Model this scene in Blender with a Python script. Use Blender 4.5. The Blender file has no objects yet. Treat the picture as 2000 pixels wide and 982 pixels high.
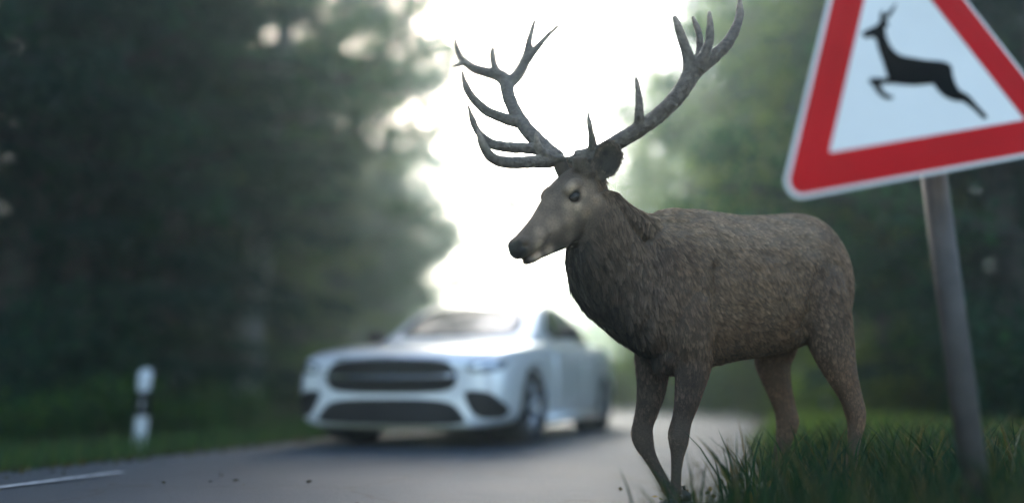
import bpy, bmesh, math, random
import numpy as np
from mathutils import Vector, Matrix
from mathutils.bvhtree import BVHTree
from mathutils.kdtree import KDTree
from mathutils.geometry import tessellate_polygon

random.seed(7)
rng = np.random.default_rng(11)
scene = bpy.context.scene
C = scene.collection
R = math.radians

# ------------------------------------------------------------------ camera
FPX = 1552.0                                   # focal length in photo pixels (2000 wide)
PITCH = math.atan((760 - 491) / FPX)           # horizon at row 760
CAMZ = 0.48
cam_d = bpy.data.cameras.new('camera')
cam = bpy.data.objects.new('camera', cam_d)
C.objects.link(cam)
cam.location = (0, 0, CAMZ)
cam.rotation_euler = (math.pi / 2 + PITCH, 0, 0)
cam_d.sensor_width = 36.0
cam_d.lens = 36.0 * FPX / 2000.0
cam_d.clip_start = 0.05
cam_d.clip_end = 3000
cam_d.dof.use_dof = True
cam_d.dof.focus_distance = 3.28
cam_d.dof.aperture_fstop = 0.30
scene.camera = cam

# ------------------------------------------------------------------ sky, sun, exposure
SUN_AZ, SUN_EL = R(-11.0), R(30.0)              # azimuth from +Y towards +X
world = bpy.data.worlds.new('World')
scene.world = world
world.use_nodes = True
wn = world.node_tree.nodes
wl = world.node_tree.links
sky = wn.new('ShaderNodeTexSky')
sky.sky_type = 'NISHITA'
sky.sun_disc = False
sky.sun_elevation = SUN_EL
sky.sun_rotation = SUN_AZ
sky.air_density = 1.0
sky.dust_density = 2.5
sky.ozone_density = 1.0
wl.new(sky.outputs[0], wn['Background'].inputs[0])
wn['Background'].inputs[1].default_value = 0.14
sun_d = bpy.data.lights.new('sun', 'SUN')
sun_d.energy = 1.3
sun_d.angle = R(12)
sun_d.color = (1.0, 0.985, 0.95)
sun = bpy.data.objects.new('sun', sun_d)
C.objects.link(sun)
sdir = Vector((math.sin(SUN_AZ) * math.cos(SUN_EL), math.cos(SUN_AZ) * math.cos(SUN_EL), math.sin(SUN_EL)))
sun.rotation_euler = (-sdir).to_track_quat('-Z', 'Y').to_euler()
scene.view_settings.view_transform = 'Standard'
scene.view_settings.look = 'None'
scene.view_settings.exposure = 2.3
scene.view_settings.gamma = 1.0
scene.view_settings.use_curve_mapping = False
scene.render.engine = 'CYCLES'
cy = scene.cycles
cy.use_denoising = True
cy.max_bounces = 8
cy.diffuse_bounces = 3
cy.glossy_bounces = 3
cy.transmission_bounces = 4
cy.volume_bounces = 1
cy.transparent_max_bounces = 8
cy.sample_clamp_indirect = 4.0
HAZE_DENSITY = 0.0058
scene.cycles_curves.shape = 'RIBBONS'


# ------------------------------------------------------------------ helpers
def P(px, py, Y):
    """point on the photo ray of pixel (px, py) at world depth Y"""
    xc = (px - 1000) / FPX
    yc = (491 - py) / FPX
    d = np.array([xc, math.cos(PITCH) - yc * math.sin(PITCH), math.sin(PITCH) + yc * math.cos(PITCH)])
    return d * (Y / d[1]) + np.array([0, 0, CAMZ])


def pxm(Y):
    return FPX / Y          # about pixels per metre


def mat(name, base=(.5, .5, .5), rough=.6, metal=0.0, noise=None, bump=None, coat=0.0, spec=.5, translucent=None, attr=None):
    """procedural principled material; noise=(scale, colour2, detail), bump=(scale, strength)"""
    m = bpy.data.materials.new(name)
    m.use_nodes = True
    nt = m.node_tree
    b = nt.nodes['Principled BSDF']
    b.inputs['Base Color'].default_value = (*base, 1)
    b.inputs['Roughness'].default_value = rough
    b.inputs['Metallic'].default_value = metal
    b.inputs['Coat Weight'].default_value = coat
    b.inputs['Specular IOR Level'].default_value = spec
    tc = nt.nodes.new('ShaderNodeTexCoord')
    col = None
    if noise:
        n = nt.nodes.new('ShaderNodeTexNoise')
        n.inputs['Scale'].default_value = noise[0]
        n.inputs['Detail'].default_value = noise[2] if len(noise) > 2 else 6
        nt.links.new(tc.outputs['Object'], n.inputs['Vector'])
        r = nt.nodes.new('ShaderNodeValToRGB')
        r.color_ramp.elements[0].position = .32
        r.color_ramp.elements[1].position = .68
        r.color_ramp.elements[0].color = (*base, 1)
        r.color_ramp.elements[1].color = (*noise[1], 1)
        nt.links.new(n.outputs['Fac'], r.inputs[0])
        col = r.outputs[0]
    if attr:
        a = nt.nodes.new('ShaderNodeAttribute')
        a.attribute_name = attr
        if col is None:
            col = a.outputs['Color']
        else:
            mx = nt.nodes.new('ShaderNodeMix')
            mx.data_type = 'RGBA'
            mx.blend_type = 'MULTIPLY'
            mx.inputs[0].default_value = 1
            nt.links.new(col, mx.inputs[6])
            nt.links.new(a.outputs['Color'], mx.inputs[7])
            col = mx.outputs[2]
    if col is not None:
        nt.links.new(col, b.inputs['Base Color'])
    if bump:
        n2 = nt.nodes.new('ShaderNodeTexNoise')
        n2.inputs['Scale'].default_value = bump[0]
        n2.inputs['Detail'].default_value = 8
        nt.links.new(tc.outputs['Object'], n2.inputs['Vector'])
        bp = nt.nodes.new('ShaderNodeBump')
        bp.inputs['Strength'].default_value = bump[1]
        bp.inputs['Distance'].default_value = .02
        nt.links.new(n2.outputs['Fac'], bp.inputs['Height'])
        nt.links.new(bp.outputs[0], b.inputs['Normal'])
    if translucent:
        tr = nt.nodes.new('ShaderNodeBsdfTranslucent')
        tr.inputs[0].default_value = (*translucent, 1)
        if attr:
            mt = nt.nodes.new('ShaderNodeMix')
            mt.data_type = 'RGBA'
            mt.blend_type = 'MULTIPLY'
            mt.inputs[0].default_value = 1
            mt.inputs[6].default_value = (*translucent, 1)
            nt.links.new(a.outputs['Color'], mt.inputs[7])
            nt.links.new(mt.outputs[2], tr.inputs[0])
        mx2 = nt.nodes.new('ShaderNodeMixShader')
        mx2.inputs[0].default_value = .52
        nt.links.new(b.outputs[0], mx2.inputs[1])
        nt.links.new(tr.outputs[0], mx2.inputs[2])
        nt.links.new(mx2.outputs[0], nt.nodes['Material Output'].inputs['Surface'])
    return m


def np_mesh(name, verts, faces, smooth=True):
    """mesh from numpy arrays; faces is (n,k) with one k, or a list of them"""
    me = bpy.data.meshes.new(name)
    verts = np.asarray(verts, dtype=np.float32)
    fl = faces if isinstance(faces, list) else [faces]
    fl = [np.asarray(f, dtype=np.int32) for f in fl if len(f)]
    loops = np.concatenate([f.ravel() for f in fl])
    tot = np.concatenate([np.full(len(f), f.shape[1], dtype=np.int32) for f in fl])
    start = np.concatenate([[0], np.cumsum(tot)[:-1]]).astype(np.int32)
    me.vertices.add(len(verts))
    me.vertices.foreach_set('co', verts.ravel())
    me.loops.add(len(loops))
    me.loops.foreach_set('vertex_index', loops)
    me.polygons.add(len(tot))
    me.polygons.foreach_set('loop_start', start)
    me.polygons.foreach_set('loop_total', tot)
    me.update(calc_edges=True)
    me.polygons.foreach_set('use_smooth', np.full(len(tot), smooth, dtype=bool))
    me.validate()
    return me


def add(name, me, m=None, parent=None, loc=None):
    o = bpy.data.objects.new(name, me)
    C.objects.link(o)
    if m is not None and me is not None:
        me.materials.clear()
        me.materials.append(m)
    if parent is not None:
        o.parent = parent
    if loc is not None:
        o.location = loc
    return o


def empty(name, loc=(0, 0, 0), rz=0.0):
    o = bpy.data.objects.new(name, None)
    C.objects.link(o)
    o.location = loc
    o.rotation_euler.z = rz
    o.empty_display_size = .2
    return o


def tag(o, label=None, cat=None, group=None, kind=None):
    if label:
        o['label'] = label
    if cat:
        o['category'] = cat
    if group:
        o['group'] = group
    if kind:
        o['kind'] = kind
    return o


class MB:
    """collects vertices and polygons of one part"""

    def __init__(self):
        self.v = []
        self.f = []

    def add(self, v, f):
        n = len(self.v)
        self.v += [tuple(map(float, p)) for p in v]
        self.f += [tuple(i + n for i in q) for q in f]

    def box(self, c, s, M=None):
        c = np.array(c, float)
        s = np.array(s, float) / 2
        v = [c + s * np.array([a, b, d]) for a in (-1, 1) for b in (-1, 1) for d in (-1, 1)]
        if M is not None:
            v = [M @ Vector(p) for p in v]
        self.add(v, [(0, 1, 3, 2), (4, 6, 7, 5), (0, 4, 5, 1), (2, 3, 7, 6), (0, 2, 6, 4), (1, 5, 7, 3)])

    def tube(self, pts, rad, n=10, ref=(0, 0, 1), ecc=None, cap=True, expo=2.0):
        """rings round a path; rad = list of (ra, rb) or floats; ra along ref-projected axis"""
        pts = np.array(pts, float)
        k = len(pts)
        ref = np.array(ref, float)
        vs = []
        for i in range(k):
            t = pts[min(i + 1, k - 1)] - pts[max(i - 1, 0)]
            t = t / (np.linalg.norm(t) + 1e-9)
            a = ref - t * (ref @ t)
            if np.linalg.norm(a) < .05:
                a = np.array([1., .3, 0]) - t * (np.array([1., .3, 0]) @ t)
            a = a / np.linalg.norm(a)
            b = np.cross(t, a)
            ra, rb = rad[i] if hasattr(rad[i], '__len__') else (rad[i], rad[i])
            for j in range(n):
                q = 2 * math.pi * j / n
                cs, sn = math.cos(q), math.sin(q)
                e = 2.0 / expo
                cs = math.copysign(abs(cs) ** e, cs)
                sn = math.copysign(abs(sn) ** e, sn)
                vs.append(pts[i] + a * ra * cs + b * rb * sn)
        fs = []
        for i in range(k - 1):
            for j in range(n):
                j2 = (j + 1) % n
                fs.append((i * n + j, i * n + j2, (i + 1) * n + j2, (i + 1) * n + j))
        if cap:
            fs.append(tuple(range(n))[::-1])
            fs.append(tuple((k - 1) * n + j for j in range(n)))
        self.add(vs, fs)

    def rings(self, rings):
        """loft through given closed rings of equal count"""
        n = len(rings[0])
        vs = [p for r in rings for p in r]
        fs = []
        for i in range(len(rings) - 1):
            for j in range(n):
                j2 = (j + 1) % n
                fs.append((i * n + j, i * n + j2, (i + 1) * n + j2, (i + 1) * n + j))
        fs.append(tuple(range(n))[::-1])
        fs.append(tuple((len(rings) - 1) * n + j for j in range(n)))
        self.add(vs, fs)

    def ball(self, c, r, M=None, nu=14, nv=9):
        """ellipsoid; r = 3 radii; M = 3x3 numpy axes as columns"""
        c = np.array(c, float)
        r = np.array(r, float)
        vs = []
        for i in range(nv + 1):
            a = math.pi * i / nv
            for j in range(nu):
                b = 2 * math.pi * j / nu
                p = np.array([math.sin(a) * math.cos(b), math.sin(a) * math.sin(b), math.cos(a)]) * r
                if M is not None:
                    p = M @ p
                vs.append(c + p)
        fs = []
        for i in range(nv):
            for j in range(nu):
                j2 = (j + 1) % nu
                fs.append((i * nu + j, i * nu + j2, (i + 1) * nu + j2, (i + 1) * nu + j))
        self.add(vs, fs)

    def mesh(self, name, smooth=True):
        me = bpy.data.meshes.new(name)
        me.from_pydata(self.v, [], self.f)
        me.update()
        bm = bmesh.new()
        bm.from_mesh(me)
        bmesh.ops.remove_doubles(bm, verts=bm.verts, dist=1e-6)
        bmesh.ops.recalc_face_normals(bm, faces=bm.faces)
        bm.to_mesh(me)
        bm.free()
        for p in me.polygons:
            p.use_smooth = smooth
        return me

    def obj(self, name, m=None, parent=None, smooth=True, loc=None):
        return add(name, self.mesh(name, smooth), m, parent, loc)


def evaluated(me, mods):
    """mesh after a list of (type, settings) modifiers"""
    o = bpy.data.objects.new('modifier_source', me)
    C.objects.link(o)
    for t, st in mods:
        md = o.modifiers.new(t, t)
        for k, v in st.items():
            setattr(md, k, v)
    dg = bpy.context.evaluated_depsgraph_get()
    dg.update()
    out = bpy.data.meshes.new_from_object(o.evaluated_get(dg))
    bpy.data.objects.remove(o)
    return out


def spline(pts, n):
    """Catmull-Rom through rows of any width"""
    p = np.array(pts, float)
    p = np.vstack([2 * p[0] - p[1], p, 2 * p[-1] - p[-2]])
    out = []
    seg = len(p) - 3
    for i in range(n):
        t = i / (n - 1) * seg
        k = min(int(t), seg - 1)
        u = t - k
        a, b, c, d = p[k:k + 4]
        out.append(.5 * ((2 * b) + (-a + c) * u + (2 * a - 5 * b + 4 * c - d) * u * u + (-a + 3 * b - 3 * c + d) * u ** 3))
    return np.array(out)


# ------------------------------------------------------------------ ground and road
RD = np.array([.326, .945])
RD /= np.linalg.norm(RD)
RN = np.array([RD[1], -RD[0]])                  # to the right of the road direction
ROAD_W = 4.15
R0 = np.array([0.95, 3.4])                      # a point on the right edge


def road_path():
    c0 = R0 - RN * ROAD_W / 2
    pts = [c0 + RD * s for s in np.linspace(-26, 9, 24)]
    h = math.atan2(RD[0], RD[1])
    p = pts[-1].copy()
    for i in range(32):
        step = 1.1
        if i < 17:
            h -= step / 34.0
        elif i > 26:
            h -= step / 40
        p = p + step * np.array([math.sin(h), math.cos(h)])
        pts.append(p.copy())
    for i in range(30):
        p = p + 3 * np.array([math.sin(h), math.cos(h)])
        pts.append(p.copy())
    return np.array(pts)


ROAD = road_path()


def road_dist(xy):
    """signed-ish distance to the road centre line, and side (+ right)"""
    xy = np.atleast_2d(xy)
    a = ROAD[:-1]
    b = ROAD[1:]
    ab = b - a
    L2 = (ab ** 2).sum(1)
    best = np.full(len(xy), 1e9)
    side = np.ones(len(xy))
    for i in range(len(a)):
        t = np.clip(((xy - a[i]) @ ab[i]) / L2[i], 0, 1)
        q = a[i] + t[:, None] * ab[i]
        d = np.linalg.norm(xy - q, axis=1)
        s = np.sign((xy - q) @ np.array([ab[i][1], -ab[i][0]]))
        m = d < best
        best[m] = d[m]
        side[m] = s[m]
    return best, side


def ss(a, b, x):
    t = np.clip((x - a) / (b - a), 0, 1)
    return t * t * (3 - 2 * t)


def gz(xy):
    xy = np.atleast_2d(np.asarray(xy, float))
    d, s = road_dist(xy)
    e = d - ROAD_W / 2
    z = np.where(e < -.05, -.06, 0.0)
    left = s < 0
    ditch = -.16 * np.exp(-((e - 1.5) / .8) ** 2)
    z = z + np.where((e > 0) & left, ditch * ss(0, .4, e), 0)
    z = z + np.where((e > 0) & (~left), .03 * ss(0, .7, e), 0)
    und = .12 * np.sin(xy[:, 0] * .7 + 1.3) * np.cos(xy[:, 1] * .45) + .3 * np.sin(xy[:, 0] * .11 + 2) * np.sin(xy[:, 1] * .09 + 1)
    z = z + und * ss(2.2, 7, e) + ss(3, 14, e) * .25
    return z


M_ground = mat('forest_floor', (.045, .055, .022), .95, noise=(1.7, (.09, .075, .04), 8), bump=(14, .6), spec=.1)
M_grass = mat('grass_blade', (1, 1, 1), .5, attr='col', translucent=(.9, 1.0, .45), spec=.08)
M_leaf = mat('leaf', (1, 1, 1), .6, attr='col', translucent=(1.0, 1.15, .40), spec=.05)
M_bark = mat('bark', (.06, .05, .042), .9, noise=(5, (.14, .125, .105), 8), bump=(22, .9), spec=.15)
M_bark_pale = mat('pale_bark', (.16, .16, .14), .85, noise=(4, (.30, .30, .27), 8), bump=(18, .7), spec=.15)
M_twig = mat('twig', (.028, .026, .023), .9, noise=(9, (.05, .046, .040)), spec=.05)

g1 = np.sinh(np.linspace(-4.6, 4.6, 190)) / math.sinh(4.6) * 420
gx, gy = np.meshgrid(g1 + .5, np.sinh(np.linspace(-4.2, 4.8, 210)) / math.sinh(4.8) * 480 + 5)
gxy = np.stack([gx.ravel(), gy.ravel()], 1)
gv = np.column_stack([gxy, gz(gxy)])
nc = gx.shape[1]
nr = gx.shape[0]
ii = (np.arange(nr - 1)[:, None] * nc + np.arange(nc - 1)[None, :]).ravel()
ground = add('ground', np_mesh('ground', gv, np.stack([ii, ii + 1, ii + nc + 1, ii + nc], 1)), M_ground)
tag(ground, 'mossy brown and green forest floor and verges', kind='structure')


def strip(off_l, off_r, z, path, crown=0.0, jag=0.0, nacross=8):
    vs, fs = [], []
    k = len(path)
    for i in range(k):
        t = path[min(i + 1, k - 1)] - path[max(i - 1, 0)]
        t = t / np.linalg.norm(t)
        n = np.array([t[1], -t[0]])
        jl = jag * (random.random() - .5)
        jr = jag * (random.random() - .5)
        for j in range(nacross + 1):
            u = j / nacross
            o = (off_l + jl) * (1 - u) + (off_r + jr) * u
            q = path[i] + n * o
            vs.append((q[0], q[1], z + crown * (1 - (2 * u - 1) ** 2)))
    w = nacross + 1
    for i in range(k - 1):
        for j in range(nacross):
            fs.append((i * w + j, i * w + j + 1, (i + 1) * w + j + 1, (i + 1) * w + j))
    me = bpy.data.meshes.new('strip')
    me.from_pydata(vs, [], fs)
    for p in me.polygons:
        p.use_smooth = True
    return me


def asphalt():
    m = mat('asphalt', (.042, .046, .05), .42, bump=(160, .55), spec=.5)
    nt = m.node_tree
    b = nt.nodes['Principled BSDF']
    tc = nt.nodes.new('ShaderNodeTexCoord')
    n1 = nt.nodes.new('ShaderNodeTexNoise')
    n1.inputs['Scale'].default_value = 1.1
    n1.inputs['Detail'].default_value = 6
    n2 = nt.nodes.new('ShaderNodeTexVoronoi')
    n2.inputs['Scale'].default_value = 85
    r1 = nt.nodes.new('ShaderNodeValToRGB')
    r1.color_ramp.elements[0].color = (.016, .033, .050, 1)
    r1.color_ramp.elements[1].color = (.030, .053, .076, 1)
    r2 = nt.nodes.new('ShaderNodeValToRGB')
    r2.color_ramp.elements[0].color = (1.35, 1.35, 1.35, 1)
    r2.color_ramp.elements[1].color = (.5, .5, .5, 1)
    r2.color_ramp.elements[1].position = .8
    mx = nt.nodes.new('ShaderNodeMix')
    mx.data_type = 'RGBA'
    mx.blend_type = 'MULTIPLY'
    mx.inputs[0].default_value = 1
    for n in (n1, n2):
        nt.links.new(tc.outputs['Object'], n.inputs['Vector'])
    nt.links.new(n1.outputs['Fac'], r1.inputs[0])
    nt.links.new(n2.outputs['Distance'], r2.inputs[0])
    nt.links.new(r1.outputs[0], mx.inputs[6])
    nt.links.new(r2.outputs[0], mx.inputs[7])
    n3 = nt.nodes.new('ShaderNodeTexNoise')
    n3.inputs['Scale'].default_value = .45
    n3.inputs['Detail'].default_value = 5
    vr = nt.nodes.new('ShaderNodeTexVoronoi')
    vr.feature = 'DISTANCE_TO_EDGE'
    vr.inputs['Scale'].default_value = .9
    wp = nt.nodes.new('ShaderNodeVectorMath'); wp.operation = 'MULTIPLY_ADD'
    wp.inputs[1].default_value = (.5, .5, .5)
    n4 = nt.nodes.new('ShaderNodeTexNoise'); n4.inputs['Scale'].default_value = 2.2; n4.inputs['Detail'].default_value = 6
    for n in (n3, n4):
        nt.links.new(tc.outputs['Object'], n.inputs['Vector'])
    nt.links.new(n4.outputs['Color'], wp.inputs[0]); nt.links.new(tc.outputs['Object'], wp.inputs[2])
    nt.links.new(wp.outputs[0], vr.inputs['Vector'])
    rc = nt.nodes.new('ShaderNodeValToRGB')
    rc.color_ramp.elements[0].color = (.35, .35, .35, 1); rc.color_ramp.elements[1].color = (1, 1, 1, 1); rc.color_ramp.elements[1].position = .018
    nt.links.new(vr.outputs['Distance'], rc.inputs[0])
    rw = nt.nodes.new('ShaderNodeValToRGB')
    rw.color_ramp.elements[0].position = .35; rw.color_ramp.elements[1].position = .62
    rw.color_ramp.elements[0].color = (.68, .70, .72, 1); rw.color_ramp.elements[1].color = (1.15, 1.15, 1.15, 1)
    nt.links.new(n3.outputs['Fac'], rw.inputs[0])
    last = mx.outputs[2]
    for src in (rc, rw):
        m2 = nt.nodes.new('ShaderNodeMix'); m2.data_type = 'RGBA'; m2.blend_type = 'MULTIPLY'; m2.inputs[0].default_value = 1
        nt.links.new(last, m2.inputs[6]); nt.links.new(src.outputs[0], m2.inputs[7])
        last = m2.outputs[2]
    nt.links.new(last, b.inputs['Base Color'])
    rr = nt.nodes.new('ShaderNodeMapRange')
    rr.inputs[3].default_value = .45
    rr.inputs[4].default_value = .6
    nt.links.new(n1.outputs['Fac'], rr.inputs[0])
    nt.links.new(rr.outputs[0], b.inputs['Roughness'])
    return m


road = add('road', strip(-ROAD_W / 2, ROAD_W / 2, 0.004, ROAD, crown=.03, jag=.05), asphalt())
tag(road, 'grey asphalt forest road curving away', kind='structure')
M_paint = mat('road_paint', (.16, .17, .18), .7, noise=(22, (.50, .51, .52), 10))
# one worn length of white edge line on the near left side of the road
pa = [R0 - RN * 3.3 + RD * s for s in np.linspace(-2.4, .05, 14)]
line = add('edge_line', strip(-.035, .035, .033, np.array(pa), nacross=1), M_paint)
line.parent = road


# ------------------------------------------------------------------ grass (uncountable)
def blades(name, xy, hmin, hmax, width, cols, lean=.5, zfun=gz):
    n = len(xy)
    z0 = zfun(xy) - .02
    h = rng.uniform(hmin, hmax, n)
    a = rng.uniform(0, 2 * np.pi, n)
    l = rng.uniform(.1, lean, n) * h
    d = np.stack([np.cos(a), np.sin(a)], 1)
    b = rng.uniform(0, 2 * np.pi, n)
    sd = np.stack([np.cos(b), np.sin(b)], 1) * (width * rng.uniform(.6, 1.3, n))[:, None] / 2
    V = np.zeros((n, 7, 3))
    for k, (t, w) in enumerate(((0, 1), (.4, .85), (.75, .55))):
        c = xy + d * (l * t ** 1.8)[:, None]
        V[:, 2 * k, :2] = c - sd * w
        V[:, 2 * k + 1, :2] = c + sd * w
        V[:, 2 * k, 2] = V[:, 2 * k + 1, 2] = z0 + h * t
    V[:, 6, :2] = xy + d * l[:, None]
    V[:, 6, 2] = z0 + h * .97
    o = (np.arange(n) * 7)[:, None]
    q = np.concatenate([o + np.array([[0, 1, 3, 2]]), o + np.array([[2, 3, 5, 4]])])
    t = o + np.array([[4, 5, 6]])
    me = np_mesh(name, V.reshape(-1, 3), [q, t])
    c = np.array(cols)[rng.integers(0, len(cols), n)] * rng.uniform(.7, 1.3, (n, 1))
    ca = me.color_attributes.new('col', 'FLOAT_COLOR', 'POINT')
    full = np.ones((n, 7, 4), dtype=np.float32)
    full[:, :, :3] = c[:, None, :]
    ca.data.foreach_set('color', full.ravel())
    return me


def scatter(n, x0, x1, y0, y1, emin, emax, side):
    xy = np.column_stack([rng.uniform(x0, x1, n), rng.uniform(y0, y1, n)])
    d, s = road_dist(xy)
    e = d - ROAD_W / 2
    k = (e > emin + rng.uniform(-.12, .1, n)) & (e < emax) & (s == side)
    return xy[k]


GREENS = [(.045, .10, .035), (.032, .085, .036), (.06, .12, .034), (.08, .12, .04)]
GSUNLIT = [(.10, .16, .035), (.13, .18, .04), (.085, .14, .035)]  # far verge grass: sunlight on it is painted into these brighter greens
o = add('verge_grass', blades('verge_grass', scatter(60000, -9, 1, 2.5, 16, -.02, 3.2, -1), .08, .26, .009, GREENS), M_grass)
tag(o, 'green grass on the shaded verge beside the white post', 'grass', kind='stuff')
o = add('verge_grass', blades('verge_grass', scatter(42000, 1, 9, 5.2, 17, -.02, 3.2, 1), .10, .30, .010, GSUNLIT), M_grass)
tag(o, 'bright yellow green grass on the verge behind the deer', 'grass', kind='stuff')
xy = scatter(11000, .3, 4.5, 1.0, 5.4, .0, 4, 1)
dens = rng.random(len(xy)) < .35 + .65 * ss(0, .8, xy[:, 0] - .3 - .35 * (xy[:, 1] - 2))
xy = xy[dens]
tf = np.concatenate([c + rng.normal(size=(26, 2)) * .05 for c in ((.58, 2.75), (.68, 2.9), (.74, 2.6), (.50, 2.5), (.85, 2.95), (.62, 2.35), (.95, 2.7), (.80, 2.4))])
xy = np.concatenate([xy, tf])
o = add('tall_grass', blades('tall_grass', xy, .14, .38, .011, [(.014, .042, .026), (.020, .052, .024), (.040, .066, .024), (.013, .040, .028), (.11, .085, .04)], .8), M_grass)
tag(o, 'tall dark green grass round the legs of the deer', 'grass', kind='stuff')


# ------------------------------------------------------------------ trees and bushes
def leaf_mesh(name, pos, nrm_jit, size, cols, cvar=.35, aspect=.55, dirs=None, droop=0.0):
    """one small folded leaf (2 tris) per position"""
    n = len(pos)
    if dirs is None:
        u = rng.normal(size=(n, 3))
        u[:, 2] -= droop
    else:
        u = dirs + rng.normal(size=(n, 3)) * nrm_jit
    u /= np.linalg.norm(u, axis=1)[:, None]
    w = rng.normal(size=(n, 3))
    w -= (w * u).sum(1)[:, None] * u
    w /= np.linalg.norm(w, axis=1)[:, None]
    s = size * rng.uniform(.6, 1.35, n)
    V = np.zeros((n, 4, 3))
    V[:, 0] = pos - u * s[:, None] * .5
    V[:, 1] = pos + w * (s * aspect * .5)[:, None]
    V[:, 2] = pos + u * s[:, None] * .5
    V[:, 3] = pos - w * (s * aspect * .5)[:, None]
    f = np.arange(n)[:, None] * 4 + np.array([[0, 1, 2, 3]])
    me = np_mesh(name, V.reshape(-1, 3), f, smooth=False)
    c = np.array(cols)[rng.integers(0, len(cols), n)] * rng.uniform(1 - cvar, 1 + cvar, (n, 1))
    ca = me.color_attributes.new('col', 'FLOAT_COLOR', 'POINT')
    full = np.ones((n, 4, 4), dtype=np.float32)
    full[:, :, :3] = c[:, None, :]
    ca.data.foreach_set('color', full.ravel())
    return me


def trunk_path(h, wob):
    ph = random.random() * 6
    return np.array([(wob * math.sin(ph + z * .5) - wob * math.sin(ph), wob * math.cos(ph * 1.7 + z * .37) - wob * math.cos(ph * 1.7), z) for z in np.linspace(-.4, h, 16)])


def broadleaf(name, h, r, base, spread, nl, leaves, size, cols, bark):
    tp = trunk_path(h * .85, .18)
    mb = MB()
    mb.tube(tp, [r * (1.35 if i == 0 else 1.12 if i == 1 else 1) * (1 - .75 * i / 15) for i in range(16)], n=9, ref=(1, 0, 0))
    trunk = mb.mesh(name + '_trunk')
    trunk.materials.append(bark)
    lb = MB()
    pos = []
    for k in range(nl):
        t = base / h + (1 - base / h) * (k / nl) ** .9
        z = min(t * h * .85, h * .84)
        i = min(int((z + .4) / (h * .85 + .4) * 15), 14)
        p0 = tp[i]
        a = k * 2.4 + random.uniform(-.4, .4)
        L = spread * random.uniform(.65, 1.1) * (1 - .55 * max(0, (t - .5) * 2) ** 1.4)
        up = random.uniform(.1, .6)
        d = np.array([math.cos(a), math.sin(a), up])
        pts = [p0]
        for s in range(1, 6):
            d = d + np.array([random.uniform(-.2, .2), random.uniform(-.2, .2), random.uniform(-.22, .06)])
            pts.append(pts[-1] + d / np.linalg.norm(d) * L / 5)
        rr = r * .34 * (1 - .6 * t)
        lb.tube(pts, [rr * (1 - .85 * s / 5) + .006 for s in range(6)], n=5)
        pts = np.array(pts)
        nn = int(leaves / nl)
        ncl = 13
        tt = rng.uniform(.22, 1.05, ncl)
        idx = np.clip((tt * 5).astype(int), 0, 4)
        cen = pts[idx] + (pts[idx + 1] - pts[idx]) * (tt * 5 - idx)[:, None] + rng.normal(size=(ncl, 3)) * np.array([.5, .5, .33]) * spread * .22
        for c in cen:                                  # twig from the limb to each leaf clump
            q = pts[np.argmin(np.linalg.norm(pts - c, axis=1))]
            lb.tube([q, (q + c) / 2 + np.array([0, 0, .05]), c], [.012, .008, .004], n=3, cap=False)
        sg = rng.uniform(.12, .30, ncl)
        w = rng.integers(0, ncl, nn)
        pos.append(cen[w] + rng.normal(size=(nn, 3)) * sg[w][:, None] * np.array([1, 1, .6]))
    crown = leaf_mesh(name + '_crown', np.concatenate(pos), 0, size, cols, droop=.5)
    crown.materials.append(M_leaf)
    limbs = lb.mesh(name + '_limbs')
    limbs.materials.append(M_twig)
    return trunk, limbs, crown


def conifer(name, h, r, base, spread, leaves, size, cols):
    tp = trunk_path(h, .06)
    mb = MB()
    mb.tube(tp, [r * (1.3 if i == 0 else 1) * (1 - .9 * i / 15) for i in range(16)], n=9, ref=(1, 0, 0))
    trunk = mb.mesh(name + '_trunk')
    trunk.materials.append(M_bark)
    lb = MB()
    pos, dr = [], []
    nb = 92
    for k in range(nb):
        t = k / nb
        z = base + (h - base) * t
        L = spread * (1 - t) ** .8 * random.uniform(.7, 1.12) + .25
        a = k * 2.39996 + random.uniform(-.3, .3)
        d0 = np.array([math.cos(a), math.sin(a), 0])
        c0 = np.array([np.interp(z, tp[:, 2], tp[:, 0]), np.interp(z, tp[:, 2], tp[:, 1]), z])
        dro = random.uniform(.25, .5)
        pts = [c0 + d0 * L * s + np.array([0, 0, -dro * L * s * (1.15 - .55 * s)]) for s in np.linspace(0, 1, 6)]
        lb.tube(pts, [.03 * (1 - t) * (1 - s) + .006 for s in np.linspace(0, 1, 6)], n=4)
        nn = int(leaves * L / (nb * (spread * .56 + .25)))
        s = rng.random(nn) ** .75
        pts = np.array(pts)
        idx = np.clip((s * 5).astype(int), 0, 4)
        c = pts[idx] + (pts[idx + 1] - pts[idx]) * (s * 5 - idx)[:, None]
        sidev = np.array([-d0[1], d0[0], 0])
        wd = (1 - s * .7) * L * .28
        lat = rng.uniform(-1, 1, nn) * wd
        c = c + sidev * lat[:, None] + np.array([0, 0, -1]) * (np.abs(lat) * .35 + rng.exponential(.10, nn))[:, None]
        pos.append(c)
        dr.append(d0 * .7 + sidev * np.sign(lat)[:, None] * .7 + np.array([0, 0, -.55]))
    crown = leaf_mesh(name + '_crown', np.concatenate(pos), .35, size, cols, aspect=.28, dirs=np.concatenate(dr))
    crown.materials.append(M_leaf)
    limbs = lb.mesh(name + '_limbs')
    limbs.materials.append(M_twig)
    return trunk, limbs, crown


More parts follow.
